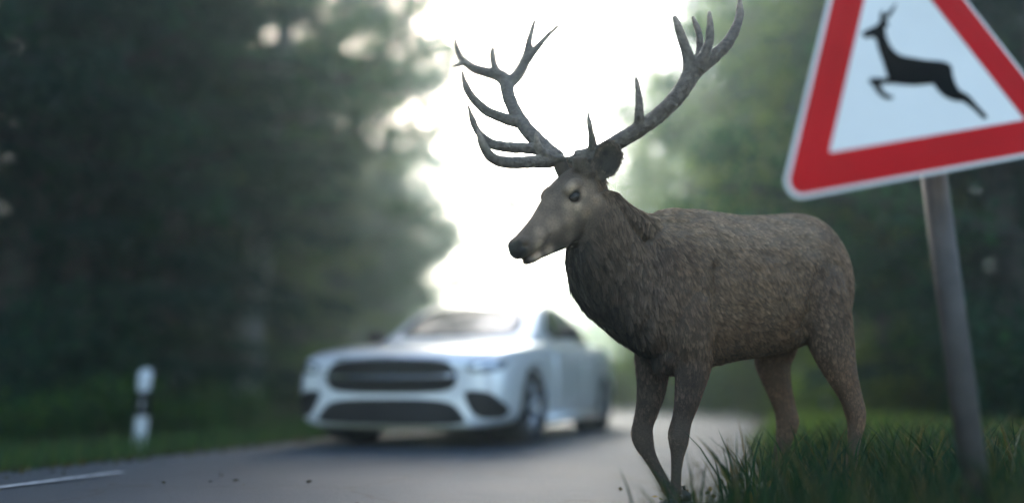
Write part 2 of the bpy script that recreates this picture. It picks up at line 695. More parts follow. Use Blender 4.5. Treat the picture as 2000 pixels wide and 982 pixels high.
def bush(name, h, w, stems, leaves, size, cols, fern=False):
    lb = MB()
    pos = []
    for k in range(stems):
        a = random.uniform(0, 6.283)
        d = np.array([math.cos(a), math.sin(a), 0])
        L = random.uniform(.5, 1)
        pts = [d * w * L * t ** 1.3 * .5 + np.array([0, 0, -.05 + h * L * (t if not fern else math.sin(t * 2.2))]) for t in np.linspace(0, 1, 6)]
        lb.tube(pts, [.014 * (1 - .7 * t) for t in np.linspace(0, 1, 6)], n=4)
        pts = np.array(pts)
        nn = leaves // stems
        t = rng.uniform(.2, 1, nn) * 5
        i = np.clip(t.astype(int), 0, 4)
        pos.append(pts[i] + (pts[i + 1] - pts[i]) * (t - i)[:, None] + rng.normal(size=(nn, 3)) * np.array([.09, .09, .07]) * w)
    crown = leaf_mesh(name + '_crown', np.concatenate(pos), 0, size, cols, droop=.3)
    crown.materials.append(M_leaf)
    limbs = lb.mesh(name + '_limbs')
    limbs.materials.append(M_twig)
    return limbs, crown


L_DARK = [(.020, .070, .044), (.028, .084, .040), (.016, .060, .046)]
L_MID = [(.034, .115, .030), (.075, .15, .022), (.026, .10, .036)]
L_LIGHT = [(.12, .185, .022), (.15, .195, .024), (.085, .15, .024)]
L_NEEDLE = [(.012, .044, .038), (.016, .052, .040), (.010, .040, .036)]
PROTO = {
    'beech': broadleaf('beech', 16, .25, 5.2, 4.2, 30, 34000, .10, L_MID, M_bark_pale),
    'oak': broadleaf('oak', 14, .26, 2.0, 4.6, 30, 36000, .11, L_DARK, M_bark),
    'linden': broadleaf('linden', 13, .2, 1.2, 4.0, 32, 36000, .10, L_LIGHT, M_bark),
    'spruce': conifer('spruce', 16, .2, 1.1, 3.0, 42000, .13, L_NEEDLE),
    'fir': conifer('fir', 14, .17, 2.6, 2.5, 34000, .12, L_NEEDLE),
}
BUSH = {
    'shrub': bush('shrub', 1.5, 1.7, 16, 4200, .07, L_MID),
    'dark': bush('dark', 1.3, 1.8, 16, 4200, .08, L_DARK),
    'light': bush('light', 1.3, 1.6, 14, 3800, .07, L_LIGHT),
    'fern': bush('fern', .7, 1.5, 14, 2600, .07, L_MID, True),
}
TNAME = {'beech': 'beech_tree', 'oak': 'oak_tree', 'linden': 'linden_tree', 'spruce': 'spruce_tree', 'fir': 'fir_tree'}


def tree(kind, x, y, s=1.0, label=None, group=None):
    z = float(gz([[x, y]])[0])
    e = empty(TNAME[kind], (x, y, z), random.uniform(0, 6.283))
    e.scale = (s, s, s * random.uniform(.92, 1.1))
    t, l, c = PROTO[kind]
    add('trunk', t, None, e)
    co = add('crown', c, None, e)
    add('limbs', l, None, co)
    tag(e, label, 'tree', group)
    return e


def plant(kind, x, y, s, label, group, cat='bush'):
    z = float(gz([[x, y]])[0])
    e = empty('fern_plant' if kind == 'fern' else 'leafy_bush', (x, y, z), random.uniform(0, 6.283))
    e.scale = (s, s, s * random.uniform(.85, 1.15))
    l, c = BUSH[kind]
    add('foliage', c, None, e)
    add('stems', l, None, e)
    tag(e, label, cat, group)
    return e


def at(px, Y):
    return (px - 1000) / FPX * Y * 1.02, Y


# --- left forest, photo column and distance
LEFT = [('beech', 492, 14.0, 1.1), ('oak', 665, 24, 1.5), ('oak', 740, 31, 1.5), ('beech', 800, 44, 1.0), ('spruce', 575, 27, 1.1), ('oak', 235, 12.5, 1.0), ('spruce', 330, 11.5, 1.0), ('spruce', 170, 10.0, 1.0), ('oak', 20, 9.5, .9), ('fir', -120, 8, 1.0),
        ('oak', 405, 25, 1.1), ('fir', 250, 15.5, 1.05), ('spruce', 90, 14.5, 1.1), ('fir', 600, 29, 1.2), ('linden', 610, 21, .9),
        ('oak', 560, 28, 1.1), ('beech', 770, 33, .8), ('spruce', 460, 24, 1.1), ('spruce', 300, 22, 1.15), ('oak', 180, 20, 1.1),
        ('spruce', -20, 17, 1.1), ('fir', 700, 40, 1.0), ('oak', 640, 45, 1.1), ('linden', 760, 52, 1.0), ('beech', 610, 36, 1.1),
        ('spruce', 380, 30, 1.2), ('oak', 480, 38, 1.2), ('spruce', 220, 29, 1.2), ('oak', 70, 25, 1.2), ('spruce', 540, 50, 1.3),
        ('spruce', -160, 12, 1.1), ('oak', 300, 42, 1.3), ('beech', 800, 70, 1.0), ('oak', 730, 75, 1.2)]
LLAB = {'beech': 'pale grey trunked beech in the shaded wood beyond the white post', 'spruce': 'dark drooping spruce in the shaded wood beyond the white post',
        'oak': 'dark leaved oak in the shaded wood beyond the white post', 'fir': 'slender dark fir in the shaded wood beyond the white post',
        'linden': 'light green linden in the wood between the pale beech and the car'}
OWN = {492: 'stout pale grey beech trunk rising between the white post and the car', 665: 'tall spreading oak whose crown leans out towards the bright gap', 740: 'biggest dark oak bordering the bright gap behind the car',
       330: 'dark spruce just behind the white road marker post', 20: 'dark oak at the wood edge above the ferns', 170: 'dark spruce at the wood edge between the edge oak and the post',
       250: 'slender fir seen behind and beside the spruce nearest the post', 600: 'slender fir behind the stout pale beech trunk', 770: 'pale beech close to the bright gap behind the car windscreen', 575: 'dark spruce deeper in the wood beside the stout pale beech trunk', 800: 'pale beech on the edge of the bright gap above the car roof'}
for k, px, Y, s in LEFT:
    x, y = at(px, Y)
    tree(k, x, y, s, OWN[px] if px in OWN and not (k == 'linden' or Y > 45) else LLAB[k], 'trees in the shaded wood beyond the white post')
for x, y, k in ((-10, 3.5, 'oak'), (-8.5, -2, 'oak'), (-13, 0, 'spruce'), (-12.5, 7, 'oak')):  # unseen trees left of the view, added to darken the wood
    tree(k, x, y, 1.0, 'unseen dark leaved tree added alongside the road to shade the wood', 'unseen trees added to shade the wood')
# --- right side
RIGHT = [('linden', 1330, 24, .98), ('linden', 1440, 17, .85), ('linden', 1560, 20, 1.0), ('linden', 1650, 14.5, .95), ('linden', 1720, 12.5, .75),
         ('oak', 1840, 11, .9), ('spruce', 1960, 9.5, 1.0), ('oak', 2080, 8, .9), ('beech', 1500, 27, 1.0), ('linden', 1270, 36, .9),
         ('oak', 1610, 28, 1.1), ('beech', 1750, 19, 1.0), ('oak', 1900, 16, 1.1), ('spruce', 1780, 26, 1.2), ('linden', 1400, 34, 1.2),
         ('linden', 1240, 55, .9), ('beech', 1340, 50, 1.1), ('spruce', 2030, 14, 1.1), ('oak', 1930, 24, 1.2), ('oak', 1480, 45, 1.2)]
RLAB = {'beech': 'tall beech among the sunlit trees behind the deer', 'spruce': 'dark spruce behind the warning sign',
        'oak': 'dark leaved oak behind the deer and the warning sign', 'linden': 'bright yellow green linden behind the antlers and back of the deer'}
ROWN = {(1330, 'linden'): 'yellow green linden bordering the bright gap behind the wide near antler', (1440, 'linden'): 'yellow green linden rising behind the shoulders of the deer',
        (1560, 'linden'): 'yellow green linden behind the middle of the deer back', (1650, 'linden'): 'yellow green linden rising behind the rump of the deer', (1720, 'linden'): 'small yellow green linden between the deer rump and sign post',
        (1840, 'oak'): 'dark oak directly behind the sign post', (1750, 'beech'): 'tall beech between the deer rump and sign post, behind the small linden', (1500, 'beech'): 'tall beech behind the deer back, farther off than the lindens',
        (1340, 'beech'): 'tall hazy beech beyond the linden bordering the bright gap', (1270, 'linden'): 'pale hazy linden on the edge of the bright gap beside the ear', (1240, 'linden'): 'farthest hazy linden on the edge of the bright gap',
        (1960, 'spruce'): 'dark spruce past the sign post beside a low dark bush', (1780, 'spruce'): 'dark spruce deep in the wood between deer rump and sign post'}
for k, px, Y, s in RIGHT:
    x, y = at(px, Y)
    tree(k, x, y, s, ROWN.get((px, k), RLAB[k]), 'trees on the sunlit side behind the deer')
# --- far end of the clearing
for px, Y, k, s in [(820, 95, 'oak', 1.0), (900, 120, 'beech', .8), (980, 130, 'oak', .75), (1060, 125, 'linden', .8), (1130, 110, 'oak', .9), (1190, 85, 'beech', 1.0)]:
    x, y = at(px, Y)
    tree(k, x, y, s, 'pale far tree fading into the bright mist beyond the car', 'far trees in the mist beyond the car')
# --- undergrowth
for i, (px, Y, k, s) in enumerate([(60, 8.6, 'dark', 1.0), (190, 9.2, 'dark', 1.1), (380, 11.5, 'dark', .75), (425, 13.5, 'shrub', .7), (560, 16.5, 'shrub', .8), (610, 17, 'light', .8),
                                   (-40, 7.6, 'dark', 1.0), (260, 11, 'shrub', 1.0), (120, 11.5, 'dark', 1.2), (680, 16, 'light', 1.0), (490, 20, 'dark', 1.2), (545, 22, 'shrub', 1.2), (730, 22, 'light', 1.2), (640, 19, 'shrub', 1.2)]):
    x, y = at(px, Y)
    plant(k, x, y, s, {'dark': 'low dark leaved bush along the edge of the shaded wood', 'shrub': 'mid green bush along the edge of the shaded wood', 'light': 'pale green bush at the wood edge by the car'}[k], 'bushes along the shaded wood edge')
for i, (px, Y) in enumerate([(30, 7.2), (140, 7.9), (330, 8.9), (400, 9.2), (470, 10.2), (220, 8.4)]):
    x, y = at(px, Y)
    plant('fern', x, y, random.uniform(.6, .9), 'green fern at the foot of the shaded wood', 'ferns at the foot of the shaded wood', 'fern')
for i, (px, Y, k, s) in enumerate([(1210, 19, 'light', 1.2), (1290, 17, 'light', 1.3), (1380, 16, 'shrub', 1.2), (1470, 15, 'light', 1.0), (1680, 12, 'light', 1.0), (1760, 10.5, 'light', .8), (1850, 10, 'shrub', 1.0),
                                   (1950, 8, 'dark', 1.1), (1170, 26, 'light', 1.5), (1630, 15, 'shrub', 1.3), (1550, 17, 'dark', 1.2), (1430, 20, 'light', 1.5), (2050, 7, 'dark', 1.1), (1250, 24, 'shrub', 1.6), (1340, 22, 'light', 1.6)]):
    x, y = at(px, Y)
    plant(k, x, y, s, {'dark': 'low dark bush behind the warning sign post', 'shrub': 'mid green bush on the verge behind the deer legs', 'light': 'bright green bush on the verge behind the deer legs'}[k], 'bushes on the verge behind the deer')


# --- fallen leaves and crumbs of soil along both road edges (uncountable)
lx = np.column_stack([rng.uniform(-8, 9, 90000), rng.uniform(1.5, 16, 90000)])
ld, lsd = road_dist(lx)
le = ld - ROAD_W / 2
lx = lx[(le < .5) & (rng.random(len(lx)) < np.exp(-((le - .08) / .30) ** 2) * .8 + .003)]
ld, lsd = road_dist(lx)
lz = np.where(ld < ROAD_W / 2, .014 + .03 * (1 - (ld / (ROAD_W / 2)) ** 2), np.maximum(gz(lx), -.02) + .012)
lit = leaf_mesh('leaf_litter', np.column_stack([lx, lz]), 0, .032, [(.09, .06, .03), (.06, .045, .03), (.12, .085, .035), (.05, .06, .025)], aspect=.7, dirs=np.column_stack([rng.normal(size=(len(lx), 2)), rng.normal(size=len(lx)) * .12]))
lit.materials.append(M_leaf)
tag(add('leaf_litter', lit), 'fallen brown leaves strewn along the road edges', 'leaves', kind='stuff')

# ------------------------------------------------------------------ delineator posts
M_white = mat('white_plastic', (.72, .74, .74), .45, noise=(7, (.6, .62, .6)))
M_black = mat('black_plastic', (.010, .010, .011), .7, spec=.15)
M_refl = mat('reflector', (.30, .30, .28), .3, spec=.4)


def delineator(x, y, h, rz, label):
    z = float(gz([[x, y]])[0])
    e = empty('delineator_post', (x, y, z), rz)

    def ring(zz, top=0.0):
        pr = [(-.06, -.02), (-.03, -.055), (.03, -.055), (.06, -.02), (.055, .03), (0, .055), (-.055, .03)]
        return [(a, b, zz + top * (b + .055) * 2.0) for a, b in pr]

    b0, b1 = h - .36, h - .12
    mb = MB(); mb.rings([ring(-.3), ring(b0 - .001)]); mb.obj('shaft', M_white, e, smooth=False)
    mb = MB(); mb.rings([[(p[0] * 1.015, p[1] * 1.015, p[2]) for p in ring(b0)], [(p[0] * 1.015, p[1] * 1.015, p[2]) for p in ring(b1, .4)]]); bd = mb.obj('black_band', M_black, e, smooth=False)
    mb = MB(); mb.rings([ring(b1 + .001, .4), ring(h, .5)]); mb.obj('cap', M_white, e, smooth=False)
    mb = MB(); mb.box((0, -.0585, (b0 + b1) / 2), (.03, .006, .085)); mb.obj('reflector', M_refl, bd, smooth=False)
    tag(e, label, 'road post')
    return e


x, y = at(306, 8.0)
delineator(x, y, .73, .2, 'white road marker post with black band on the shaded grass verge')
x, y = at(1590, 14.0)
delineator(x, y, 1.0, -.3, 'white road marker post with black band seen between the deer hind legs')


# ------------------------------------------------------------------ car
M_paint_car = mat('silver_paint', (.78, .78, .77), .3, metal=.3, coat=.8, noise=(3, (.74, .745, .74)))
M_glass = mat('dark_glass', (.03, .035, .038), .06, spec=.8, coat=.5)
M_grille = mat('grille_black', (.014, .012, .011), .6, spec=.25)
M_chrome = mat('chrome', (.75, .76, .78), .15, metal=1.0)
M_tyre = mat('tyre_rubber', (.02, .02, .021), .8, noise=(40, (.03, .03, .03)))
M_rim = mat('rim_alloy', (.42, .43, .45), .3, metal=.9)
M_lamp = mat('lamp_glass', (.16, .18, .20), .08, spec=.9, coat=1.0)
M_under = mat('underbody', (.012, .012, .012), .9)
M_lip = mat('bumper_lip', (.30, .29, .2), .4)

CAR_P = np.array([.09, 6.95])                              # near front wheel contact
CAR_H = np.array([-.325, -.946])                           # heading
CAR_H /= np.linalg.norm(CAR_H)
CAR_L = np.array([-CAR_H[1], CAR_H[0]])                    # left of the car
TRACK = .775
WIDE = 1.09
axle = CAR_P - CAR_L * TRACK * WIDE
car = empty('car', (axle[0], axle[1], .022), math.atan2(CAR_H[1], CAR_H[0]))
car.scale = (1.03, 1.09, .98)
tag(car, 'silver white saloon car with dark grille driving towards the deer', 'car')


def body_ring(x, W, zb, zs, zt, sx=0.0):
    half = [(0, zb), (W * .72, zb), (W * .93, zb + .03), (W * .985, zb + .14), (W, zb + (zs - zb) * .52), (W * .992, zb + (zs - zb) * .78), (W * .965, zs), (W * .90, zs + (zt - zs) * .45), (W * .74, zs + (zt - zs) * .80), (W * .42, zt - .006), (0, zt)]
    pts = [(x + sx * (1 - (abs(y) / (W + 1e-6)) ** 2), y, z) for y, z in half]
    return pts + [(p[0], -p[1], p[2]) for p in pts[-2:0:-1]]


BST = [(.80, .58, .22, .58, .63, .06), (.785, .69, .18, .64, .69, .07), (.75, .78, .155, .68, .745, .07), (.68, .84, .15, .715, .79, .05), (.55, .876, .15, .75, .825, .02),
       (.35, .895, .155, .785, .86, 0), (.0, .90, .155, .815, .895, 0), (-.35, .898, .155, .85, .945, 0), (-.6, .895, .155, .87, .975, 0), (-1.0, .893, .155, .885, .97, 0), (-1.6, .892, .155, .90, .97, 0),
       (-2.2, .897, .155, .915, .985, 0), (-2.7, .90, .16, .935, 1.02, 0), (-3.1, .88, .18, .935, 1.035, 0), (-3.36, .845, .22, .91, 1.02, -.02), (-3.5, .79, .27, .84, .94, -.05), (-3.56, .70, .32, .74, .80, -.07)]
mb = MB()
mb.rings([body_ring(*s) for s in BST])
body0 = mb.mesh('car_body')
cut = MB()
for ax in (0, -2.73):
    for sy in (-1, 1):
        cut.tube([(ax, sy * .55, .325), (ax, sy * 1.1, .325)], [.365, .365], n=40)
cutter = bpy.data.objects.new('cutter', cut.mesh('cutter'))
C.objects.link(cutter)
body1 = evaluated(body0, [('SUBSURF', {'levels': 2, 'render_levels': 2}), ('BOOLEAN', {'operation': 'DIFFERENCE', 'object': cutter, 'solver': 'EXACT'})])
bpy.data.objects.remove(cutter)
for p in body1.polygons:
    p.use_smooth = True
add('body', body1, M_paint_car, car)


def gh_ring(x, wb, zb, wt, zt):
    half = [(0, zb), (wb * .9, zb), (wb, zb + .01), (wb + (wt - wb) * .45, zb + (zt - zb) * .5), (wt + .015, zt - .055), (wt - .04, zt - .018), (wt * .6, zt + .003), (0, zt + .012)]
    pts = [(x, y, z) for y, z in half]
    return pts + [(p[0], -p[1], p[2]) for p in pts[-2:0:-1]]


GST = [(-.33, .74, .80, .72, .915), (-.55, .775, .80, .71, 1.02), (-.85, .79, .80, .66, 1.205), (-1.12, .80, .82, .605, 1.345), (-1.35, .80, .84, .585, 1.40), (-1.75, .80, .85, .575, 1.425),
       (-2.15, .80, .86, .57, 1.40), (-2.5, .79, .87, .575, 1.325), (-2.8, .77, .88, .585, 1.19), (-3.08, .74, .88, .60, 1.045)]
mb = MB()
mb.rings([gh_ring(*s) for s in GST])
cab = evaluated(mb.mesh('cabin'), [('SUBSURF', {'levels': 2, 'render_levels': 2})])
for p in cab.polygons:
    p.use_smooth = True
add('roof', cab, M_paint_car, car)


def bvh_of(*meshes):
    vs, fs = [], []
    for me in meshes:
        n = len(vs)
        vs += [v.co.copy() for v in me.vertices]
        fs += [tuple(i + n for i in p.vertices) for p in me.polygons]
    return BVHTree.FromPolygons(vs, fs)


BV_ALL = bvh_of(body1, cab)
BV_BODY = bvh_of(body1)


def decal(name, outline, axis, m, parent, off=.006, depth=.03, bv=None, smooth_n=4, nring=5, sign=1):
    """panel that hugs the body: outline in the plane across `axis`, cast on along it, with a rim running into the body"""
    bv = bv or BV_ALL
    ol = np.array(outline, float)
    dense = []
    for i in range(len(ol)):
        a, b = ol[i], ol[(i + 1) % len(ol)]
        for t in np.linspace(0, 1, smooth_n, endpoint=False):
            dense.append(a + (b - a) * t)
    dense = np.array(dense)
    for _ in range(2):
        dense = (np.roll(dense, 1, 0) + 2 * dense + np.roll(dense, -1, 0)) / 4
    cen = dense.mean(0)
    V = []
    last = None
    for k in range(nring, -1, -1):
        for q in dense:
            p = cen + (q - cen) * (k / nring)
            if axis == 'x':
                o, d = Vector((3 * sign, p[0], p[1])), Vector((-sign, 0, 0))
            elif axis == 'y':
                o, d = Vector((p[0], 3 * sign, p[1])), Vector((0, -sign, 0))
            else:
                o, d = Vector((p[0], p[1], 4)), Vector((0, 0, -1))
            h = bv.ray_cast(o, d)
            if h[0] is None:
                V.append(last if last is not None else o + d * 3)
                continue
            last = h[0] + h[1] * off * (1 if h[1].dot(d) < 0 else -1)
            V.append(last)
            if k == nring:
                pass
    n = len(dense)
    rim = [v + (Vector((-sign * depth, 0, 0)) if axis == 'x' else Vector((0, -sign * depth, 0)) if axis == 'y' else Vector((0, 0, -depth))) for v in V[:n]]
    V = rim + V
    F = []
    for k in range(nring + 1):
        for j in range(n):
            j2 = (j + 1) % n
            F.append((k * n + j, k * n + j2, (k + 1) * n + j2, (k + 1) * n + j))
    mbx = MB()
    mbx.add(V, F)
    return mbx.obj(name, m, parent)


# front: two-band grille with a bright bar, lower intake, corner intakes, lamps
gr = decal('grille', [(-.47, .70), (-.545, .575), (-.49, .435), (.49, .435), (.545, .575), (.47, .70), (0, .715)], 'x', M_grille, car, off=.005, depth=.04, bv=BV_BODY, nring=8)
decal('grille_bar', [(-.54, .588), (-.54, .558), (0, .552), (.54, .558), (.54, .588), (0, .584)], 'x', M_chrome, gr, off=.018, depth=.03, bv=BV_BODY, smooth_n=8)
decal('grille_trim', [(-.46, .714), (-.46, .703), (0, .716), (.46, .703), (.46, .714), (0, .727)], 'x', M_chrome, gr, off=.012, depth=.03, bv=BV_BODY, smooth_n=8)
for zz in (.49, .525, .62, .65):
    decal('grille_slat', [(-.45, zz), (-.45, zz - .006), (.45, zz - .006), (.45, zz)], 'x', M_under, gr, off=.010, depth=.02, bv=BV_BODY, smooth_n=8)
decal('lower_intake', [(-.48, .395), (-.59, .26), (-.61, .19), (.61, .19), (.59, .26), (.48, .395)], 'x', M_grille, car, off=.005, depth=.04, bv=BV_BODY, nring=8)
decal('bumper_lip', [(-.62, .19), (-.62, .168), (.62, .168), (.62, .19)], 'x', M_lip, car, off=.012, depth=.04, bv=BV_BODY, smooth_n=8)
for s in (1, -1):
    decal('side_intake', [(s * .56, .465), (s * .66, .25), (s * .82, .235), (s * .86, .33), (s * .77, .455)], 'x', M_grille, car, off=.004, depth=.04, bv=BV_BODY)
    hl = decal('headlight', [(s * .60, .68), (s * .61, .60), (s * .72, .585), (s * .83, .62), (s * .85, .69), (s * .76, .71)], 'x', M_lamp, car, off=.004, depth=.03, bv=BV_BODY)
    decal('lamp_strip', [(s * .635, .655), (s * .635, .635), (s * .81, .665), (s * .81, .685)], 'x', M_chrome, hl, off=.012, depth=.01, bv=BV_BODY)
    decal('tail_light', [(s * .45, .86), (s * .45, .78), (s * .76, .76), (s * .80, .86)], 'x', mat('tail_red', (.35, .02, .02), .2), car, off=.005, bv=BV_BODY, sign=-1)
# glass
decal('windscreen', [(-.50, -.60), (-.46, -.3), (-.44, 0), (-.46, .3), (-.50, .60), (-1.12, .47), (-1.15, 0), (-1.12, -.47)], 'z', M_glass, car, off=.006, depth=.01, nring=8)
decal('rear_window', [(-2.45, -.46), (-2.43, 0), (-2.45, .46), (-2.95, .52), (-2.98, 0), (-2.95, -.52)], 'z', M_glass, car, off=.006, depth=.01)
for s in (1, -1):
    decal('side_window', [(-.78, .985), (-1.12, 1.23), (-1.32, 1.315), (-1.62, 1.345), (-1.62, .985)], 'y', M_glass, car, off=.006, depth=.01, sign=s)
    decal('side_window', [(-1.70, .985), (-1.70, 1.345), (-2.1, 1.325), (-2.42, 1.245), (-2.62, 1.05), (-2.55, .985)], 'y', M_glass, car, off=.006, depth=.01, sign=s)
    dr = decal('door', [(-.62, .30), (-.60, .78), (-.66, .84), (-1.60, .855), (-1.655, .80), (-1.66, .26), (-.70, .25)], 'y', M_paint_car, car, off=.0045, depth=.012, bv=BV_BODY, sign=s, nring=7)
    h = MB(); h.box((-1.50, s * .905, .785), (.20, .028, .028)); h.obj('handle', M_chrome, dr)
    dr = decal('door', [(-1.69, .30), (-1.68, .80), (-1.74, .86), (-2.36, .875), (-2.42, .78), (-2.34, .62), (-2.28, .45), (-2.20, .26)], 'y', M_paint_car, car, off=.0045, depth=.012, bv=BV_BODY, sign=s, nring=7)
    h = MB(); h.box((-2.28, s * .908, .80), (.18, .028, .028)); h.obj('handle', M_chrome, dr)
    mb = MB()
    mb.tube([(-.86, s * .80, .965), (-.84, s * .90, .985)], [(.02, .035), (.02, .03)], n=8)
    mb.rings([[(x0 - .82, s * yy, 1.02 + zz) for x0, zz in [(.075 * q * math.cos(a), .068 * q * math.sin(a)) for a in np.linspace(0, 2 * math.pi, 12, endpoint=False)]] for yy, q in ((.87, .6), (.90, .95), (.97, 1.0), (1.03, .85), (1.05, .5))])
    mb.obj('wing_mirror', M_grille, car)
    mb = MB(); mb.box((-1.36, s * .87, .20), (2.0, .05, .09)); mb.obj('sill', M_paint_car, car)
mb = MB(); mb.box((-1.36, 0, .17), (3.9, 1.45, .06)); mb.obj('underbody', M_under, car)

# wheels
tm = MB()
prof = [(.225, -.10), (.235, -.112), (.30, -.108), (.318, -.085), (.322, 0), (.318, .085), (.30, .108), (.235, .112), (.225, .10)]
N = 48
tm.add([(r * math.cos(2 * math.pi * j / N), w, r * math.sin(2 * math.pi * j / N)) for r, w in prof for j in range(N)],
       [(i * N + j, i * N + (j + 1) % N, ((i + 1) % len(prof)) * N + (j + 1) % N, ((i + 1) % len(prof)) * N + j) for i in range(len(prof)) for j in range(N)])
tyre_me = tm.mesh('tyre'); tyre_me.materials.append(M_tyre)
rm = MB()
prof = [(.228, .095), (.228, .07), (.205, .06), (.205, -.08), (.23, -.08), (.236, .0), (.236, .09)]
rm.add([(r * math.cos(2 * math.pi * j / N), w, r * math.sin(2 * math.pi * j / N)) for r, w in prof for j in range(N)],
       [(i * N + j, i * N + (j + 1) % N, ((i + 1) % len(prof)) * N + (j + 1) % N, ((i + 1) % len(prof)) * N + j) for i in range(len(prof)) for j in range(N)])
for k in range(5):
    for dd in (-.11, .11):
        a = 2 * math.pi * k / 5 + dd
        rm.tube([(.04 * math.cos(a), .078, .04 * math.sin(a)), (.14 * math.cos(a), .088, .14 * math.sin(a)), (.215 * math.cos(a * 1 + dd * .35), .083, .215 * math.sin(a + dd * .35))], [(.02, .014), (.014, .012), (.013, .011)], n=6, ref=(0, 1, 0))
rm.tube([(0, .05, 0), (0, .10, 0)], [.055, .045], n=16, ref=(1, 0, 0))
rim_me = rm.mesh('rim'); rim_me.materials.append(M_rim)
dm = MB(); dm.tube([(0, -.06, 0), (0, .035, 0)], [.20, .20], n=32, ref=(1, 0, 0)); disc_me = dm.mesh('brake_disc'); disc_me.materials.append(M_under)
lm = MB(); lm.tube([(0, -.20, 0), (0, -.115, 0)], [.362, .362], n=32, ref=(1, 0, 0)); lin_me = lm.mesh('arch_liner'); lin_me.materials.append(M_under)
for ax in (0, -2.73):
    for s in (1, -1):
        w = empty('wheel', (ax, s * TRACK, .322)); w.parent = car
        if s < 0:
            w.rotation_euler.z = math.pi
        if ax == 0:
            w.rotation_euler.z += R(-2)
        add('tyre', tyre_me, None, w); add('rim', rim_me, None, w); add('brake_disc', disc_me, None, w)
        add('arch_liner', lin_me, None, car, (ax, s * TRACK if s > 0 else s * TRACK, .322)).rotation_euler.z = 0 if s > 0 else math.pi


# ------------------------------------------------------------------ warning sign
M_red = mat('sign_red', (.62, .010, .014), .6, noise=(4, (.52, .010, .012)), spec=.04)
M_signw = mat('sign_white', (.90, .86, .80), .6, noise=(3, (.84, .80, .74)), spec=.04)
M_signb = mat('sign_black', (.004, .004, .004), .7, spec=.03)
M_galv = mat('weathered_steel', (.050, .042, .036), .7, metal=.1, noise=(12, (.085, .072, .062)), bump=(60, .1))
SIDE = 1.10
kk = SIDE / 1.0
SL = np.array([.68, 1.94, .95]); SA = np.array([.97, 1.99, 1.90]); SR = np.array([1.62, 2.19, 1.17])
camp = np.array([0, 0, CAMZ])
SL, SA, SR = [camp + (q - camp) * kk for q in (SL, SA, SR)]
scn = (SL + SA + SR) / 3
snx = (SR - SL) / np.linalg.norm(SR - SL)
snn = np.cross(SA - SL, SR - SL); snn /= np.linalg.norm(snn)
if snn[1] > 0:
    snn = -snn                                   # faces the camera side
snz = np.cross(snn, snx)
if snz[2] < 0:
    snz = -snz


def sp(u, v, off=0.0):
    return scn + snx * u + snz * v + snn * off


def to_sign(px, py):
    d = P(px, py, 1.0) - camp
    t = ((scn - camp) @ snn) / (d @ snn)
    q = camp + d * t - scn
    return np.array([q @ snx, q @ snz])


def rounded_tri(scale, rad):
    vs = [np.array([-SIDE / 2, -SIDE * .2887]), np.array([SIDE / 2, -SIDE * .2887]), np.array([0, SIDE * .5774])]
    out = []
    rin = SIDE * .2887
    for v in vs:
        c = v * (scale - 2 * rad / (2 * rin) * 1.0) if rad > 0 else v * scale
        base = math.atan2(v[1], v[0])
        for a in np.linspace(-math.pi / 3, math.pi / 3, 9):
            out.append(c + rad * np.array([math.cos(base + a), math.sin(base + a)]))
    return np.array(out)


def slab(name, outline, off0, off1, m, parent, inner=None):
    bm = bmesh.new()
    base = Vector(tag_base)

    def ringv(ol, off):
        return [bm.verts.new(Vector(sp(p[0], p[1], off)) - base) for p in ol]
    n = len(outline)
    a0, a1 = ringv(outline, off0), ringv(outline, off1)
    if inner is None:
        for tr in tessellate_polygon([[Vector((p[0], p[1], 0)) for p in outline]]):
            bm.faces.new([a1[i] for i in tr])
            bm.faces.new([a0[i] for i in tr][::-1])
        for j in range(n):
            bm.faces.new((a0[j], a0[(j + 1) % n], a1[(j + 1) % n], a1[j]))
    else:
        b0, b1 = ringv(inner, off0), ringv(inner, off1)
        for p, q in ((a0, a1), (a1, b1), (b1, b0), (b0, a0)):
            for j in range(n):
                bm.faces.new((p[j], p[(j + 1) % n], q[(j + 1) % n], q[j]))
    bmesh.ops.recalc_face_normals(bm, faces=bm.faces)
    me = bpy.data.meshes.new(name)
    bm.to_mesh(me)
    bm.free()
    return add(name, me, m, parent)


# post stands on the verge behind the plate, leaning a little like the photo's
top = P(1822, 330, 2.50)
bot = P(1905, 950, 2.46)
dpost = (bot - top) / (bot[2] - top[2])
zg = float(gz([[bot[0], bot[1]]])[0])
foot = bot + dpost * (zg - .25 - bot[2])
head = bot + dpost * (1.75 - bot[2])
tag_base = (float(foot[0]), float(foot[1]), zg)
sign = empty('traffic_sign', tag_base)
tag(sign, 'red bordered triangular warning sign with black leaping deer on grey post', 'road sign')
mb = MB()
mb.tube([foot - np.array(tag_base), head - np.array(tag_base)], [.038, .038], n=24, ref=(1, 0, 0))
mb.obj('post', M_galv, sign)
slab('plate', rounded_tri(1.02, .045), -.004, 0.0, M_signw, sign)
slab('red_border', rounded_tri(.985, .036), .0005, .002, M_red, sign, inner=rounded_tri(.665, .004))
SIL = [(398, 130), (410, 148), (440, 142), (452, 150), (462, 190), (480, 240), (499, 301), (432, 300), (424, 312), (440, 327), (458, 355), (484, 379), (514, 381), (518, 370), (491, 361), (472, 338), (467, 323), (512, 321),
       (545, 324), (600, 329), (672, 322), (690, 347), (715, 371), (750, 386), (788, 390), (828, 420), (864, 456), (879, 453), (872, 440), (832, 396), (806, 366), (770, 346), (756, 320), (746, 290), (742, 260), (733, 246),
       (704, 236), (640, 231), (550, 216), (525, 200), (505, 175), (490, 140), (486, 107), (502, 99), (494, 84), (487, 78), (503, 68), (521, 40), (531, 11), (513, 32), (499, 47), (483, 62), (478, 40), (468, 54), (469, 80), (455, 98), (430, 110), (405, 122)]
sil = [to_sign(1480 + a / 1.963, b / 1.963) for a, b in SIL]
slab('leaping_deer_mark', sil, .0005, .0026, M_signb, sign)
